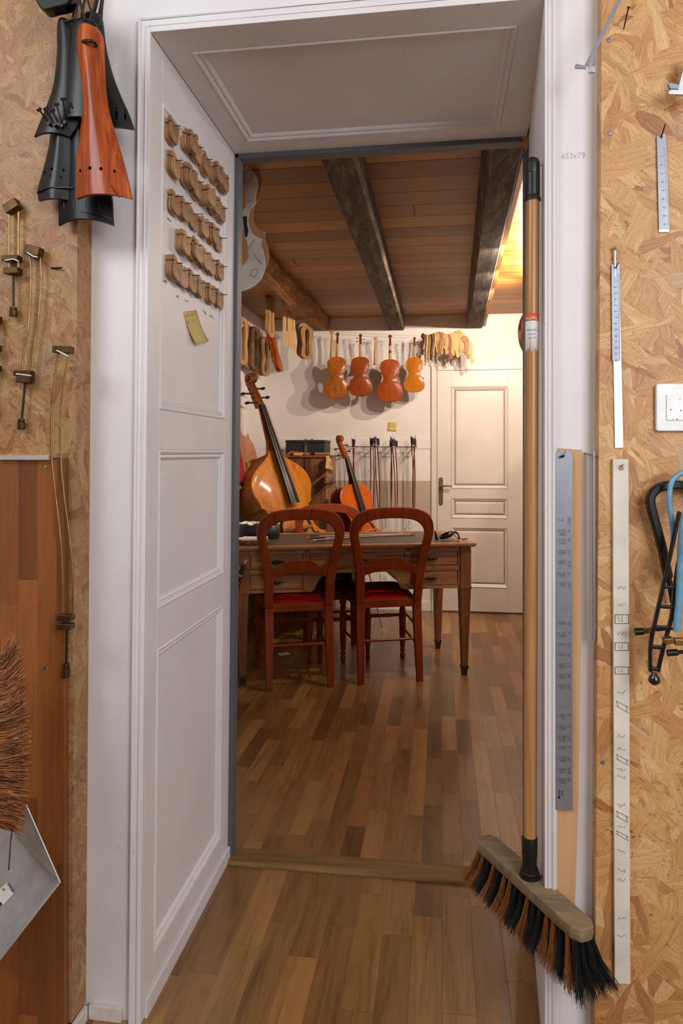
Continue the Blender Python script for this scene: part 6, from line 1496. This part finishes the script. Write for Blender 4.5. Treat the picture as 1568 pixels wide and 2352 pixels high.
# wood slice with papers, bag with crumpled papers
P = DM @ Vector((0.055, 0.10, ZD)); t = thing('wood_slice', 'round bark-edged wood slice under papers at the left end of the desk', 'wood slice', tuple(P))
n = 36; r = random.Random(6); rad = [0.098 * (1 + 0.04 * sin(3 * i * 2 * pi / n + 1) + r.uniform(-.02, .02)) for i in range(n)]
vs = []; 
for z_, k in ((0.0005, .94), (0.006, 1.0), (0.024, 1.0), (0.030, .93)): vs += [(P.x + rad[i] * k * cos(2 * pi * i / n), P.y + rad[i] * k * sin(2 * pi * i / n), P.z + z_) for i in range(n)]
fs = [(L * n + i, L * n + (i + 1) % n, (L + 1) * n + (i + 1) % n, (L + 1) * n + i) for L in range(3) for i in range(n)] + [tuple(range(n))]
MB().add(vs, fs, True).build('bark', MT['bark'], t)
MB().add([(P.x + rad[i] * .93 * cos(2 * pi * i / n), P.y + rad[i] * .93 * sin(2 * pi * i / n), P.z + 0.0302) for i in range(n)], [tuple(range(n))]).build('sawn_face', MT['pale'], t)
for k, (dx, dy, a_, lb) in enumerate(((0.0, -0.005, 0.3, 'lower white paper sheet on the bark-edged wood slice'), (0.012, 0.008, 0.05, 'upper white paper sheet on the bark-edged wood slice'))):
    c = P + Vector((dx, dy, 0.0315 + 0.0022 * k)); M = T(*c) @ RZ(a_)
    tag(MB(M).bb(-0.075, 0.075, -0.055, 0.055, 0, 0.0012).build('paper_sheet', MT['paper'], at=c), lb, 'paper')
P = DM @ Vector((0.10, 0.36, ZD)); t = thing('black_bag', 'black bag stuffed with crumpled white papers on the left of the desk', 'bag', tuple(P), rz=DA)
m = MB(); vs = []; n = 24
def rr2(w, d, k): 
    o = []
    for i in range(n):
        a = 2 * pi * i / n; c_, s_ = cos(a), sin(a); f = (abs(c_) ** 4 + abs(s_) ** 4) ** -0.25; o.append((w * f * c_, d * f * s_))
    return o
for z_, w, d in ((0.001, .125, .075), (0.02, .135, .085), (0.06, .13, .08), (0.085, .12, .07)): vs += [(x, y, z_) for x, y in rr2(w, d, 1)]
fs = [(L * n + i, L * n + (i + 1) % n, (L + 1) * n + (i + 1) % n, (L + 1) * n + i) for L in range(3) for i in range(n)] + [tuple(range(n)), tuple(range(3 * n, 4 * n))]
m.add(vs, fs, True).build('bag_body', MT['bag'], t, local=True)
r = random.Random(9)
for i in range(7):
    m = MB(); c = Vector((-0.10 + 0.033 * i, r.uniform(-.07, .02), 0.090)); vs = []; fs = []
    for a in range(6):
        for b in range(6): vs.append(c + Vector((0.026 * (a - 2.5) / 2 + r.uniform(-.006, .006), 0.022 * (b - 2.5) / 2 + r.uniform(-.006, .006), r.uniform(0, 0.018) + (0.02 if i == 4 and 1 < a < 4 else 0))))
    for a in range(5):
        for b in range(5): fs.append((a * 6 + b, a * 6 + b + 1, (a + 1) * 6 + b + 1, (a + 1) * 6 + b))
    o = m.add(vs, fs).build('crumpled_paper', MT['paper'], t, local=True); s_ = o.modifiers.new('t', 'SOLIDIFY'); s_.thickness = 0.001
# paper on the floor
P = PZ(652, 1502, 0.002); m = MB(T(*P) @ RZ(0.55)); m.bb(-0.038, 0.038, -0.034, 0.034, 0, 0.001)
tag(m.build('paper_scrap', MT['paper'], at=P), 'square paper scrap on the floor behind the left chair legs', 'paper')
# bows leaning by the door frame
for k, (px, py, dx, lb) in enumerate(((565, 1286, -0.205, 'bow with bright screw leaning beside the desk leg, rightmost'), (559, 1302, -0.19, 'bow leaning beside the desk leg, middle'), (552, 1300, -0.16, 'bow leaning beside the desk leg, leftmost'))):
    P = PD(px, py, 3.80 + 0.02 * k); c_ = Vector((CS, SN, 0)); Q = P + c_ * (dx * 0.74) - Vector((0, 0, 0.71)); bow_between(P, Q, c_ * -1 + Vector((0, 0, .2)), lb, 'bows leaning beside the desk')
bk = PD(508, 1600, 3.82); tag(MB().lathe([(0, 0), (0.075, 0), (0.085, 0.01), (0.092, 0.30), (0.088, 0.30), (0.080, 0.012), (0, 0.012)], 24, T(bk.x, bk.y, 0.0)).build('bow_bin', MT['bag'], at=(bk.x, bk.y, 0)), 'dark bin holding bows just behind the door frame', 'bin')
cs = MB(); q = PD(536, 1560, 4.45); cs.bb(q.x - 0.16, q.x + 0.02, q.y - 0.10, q.y + 0.10, 0.001, 0.52)
tag(cs.build('instrument_case', MT['bag'], at=(q.x, q.y, 0), bevel=0.02), 'black case standing on the floor behind the left desk leg', 'case')

P = M3 @ Vector((0.02, 0.20, 0.53)); m = MB(M3); vs = []; n = 24
for z_, w, d in ((0.5275, .135, .13), (0.545, .155, .15), (0.60, .150, .14), (0.640, .12, .11), (0.648, .06, .05)): vs += [(0.03 + x, 0.21 + y, z_) for x, y in rr2(w, d, 1)]
fs = [(L * n + i, L * n + (i + 1) % n, (L + 1) * n + (i + 1) % n, (L + 1) * n + i) for L in range(4) for i in range(n)] + [tuple(range(n)), tuple(range(4 * n, 5 * n))]
tag(m.add(vs, fs, True).build('black_bundle', MT['bag'], at=P), 'black cloth bundle lying on the seat of the chair facing the camera', 'bundle')
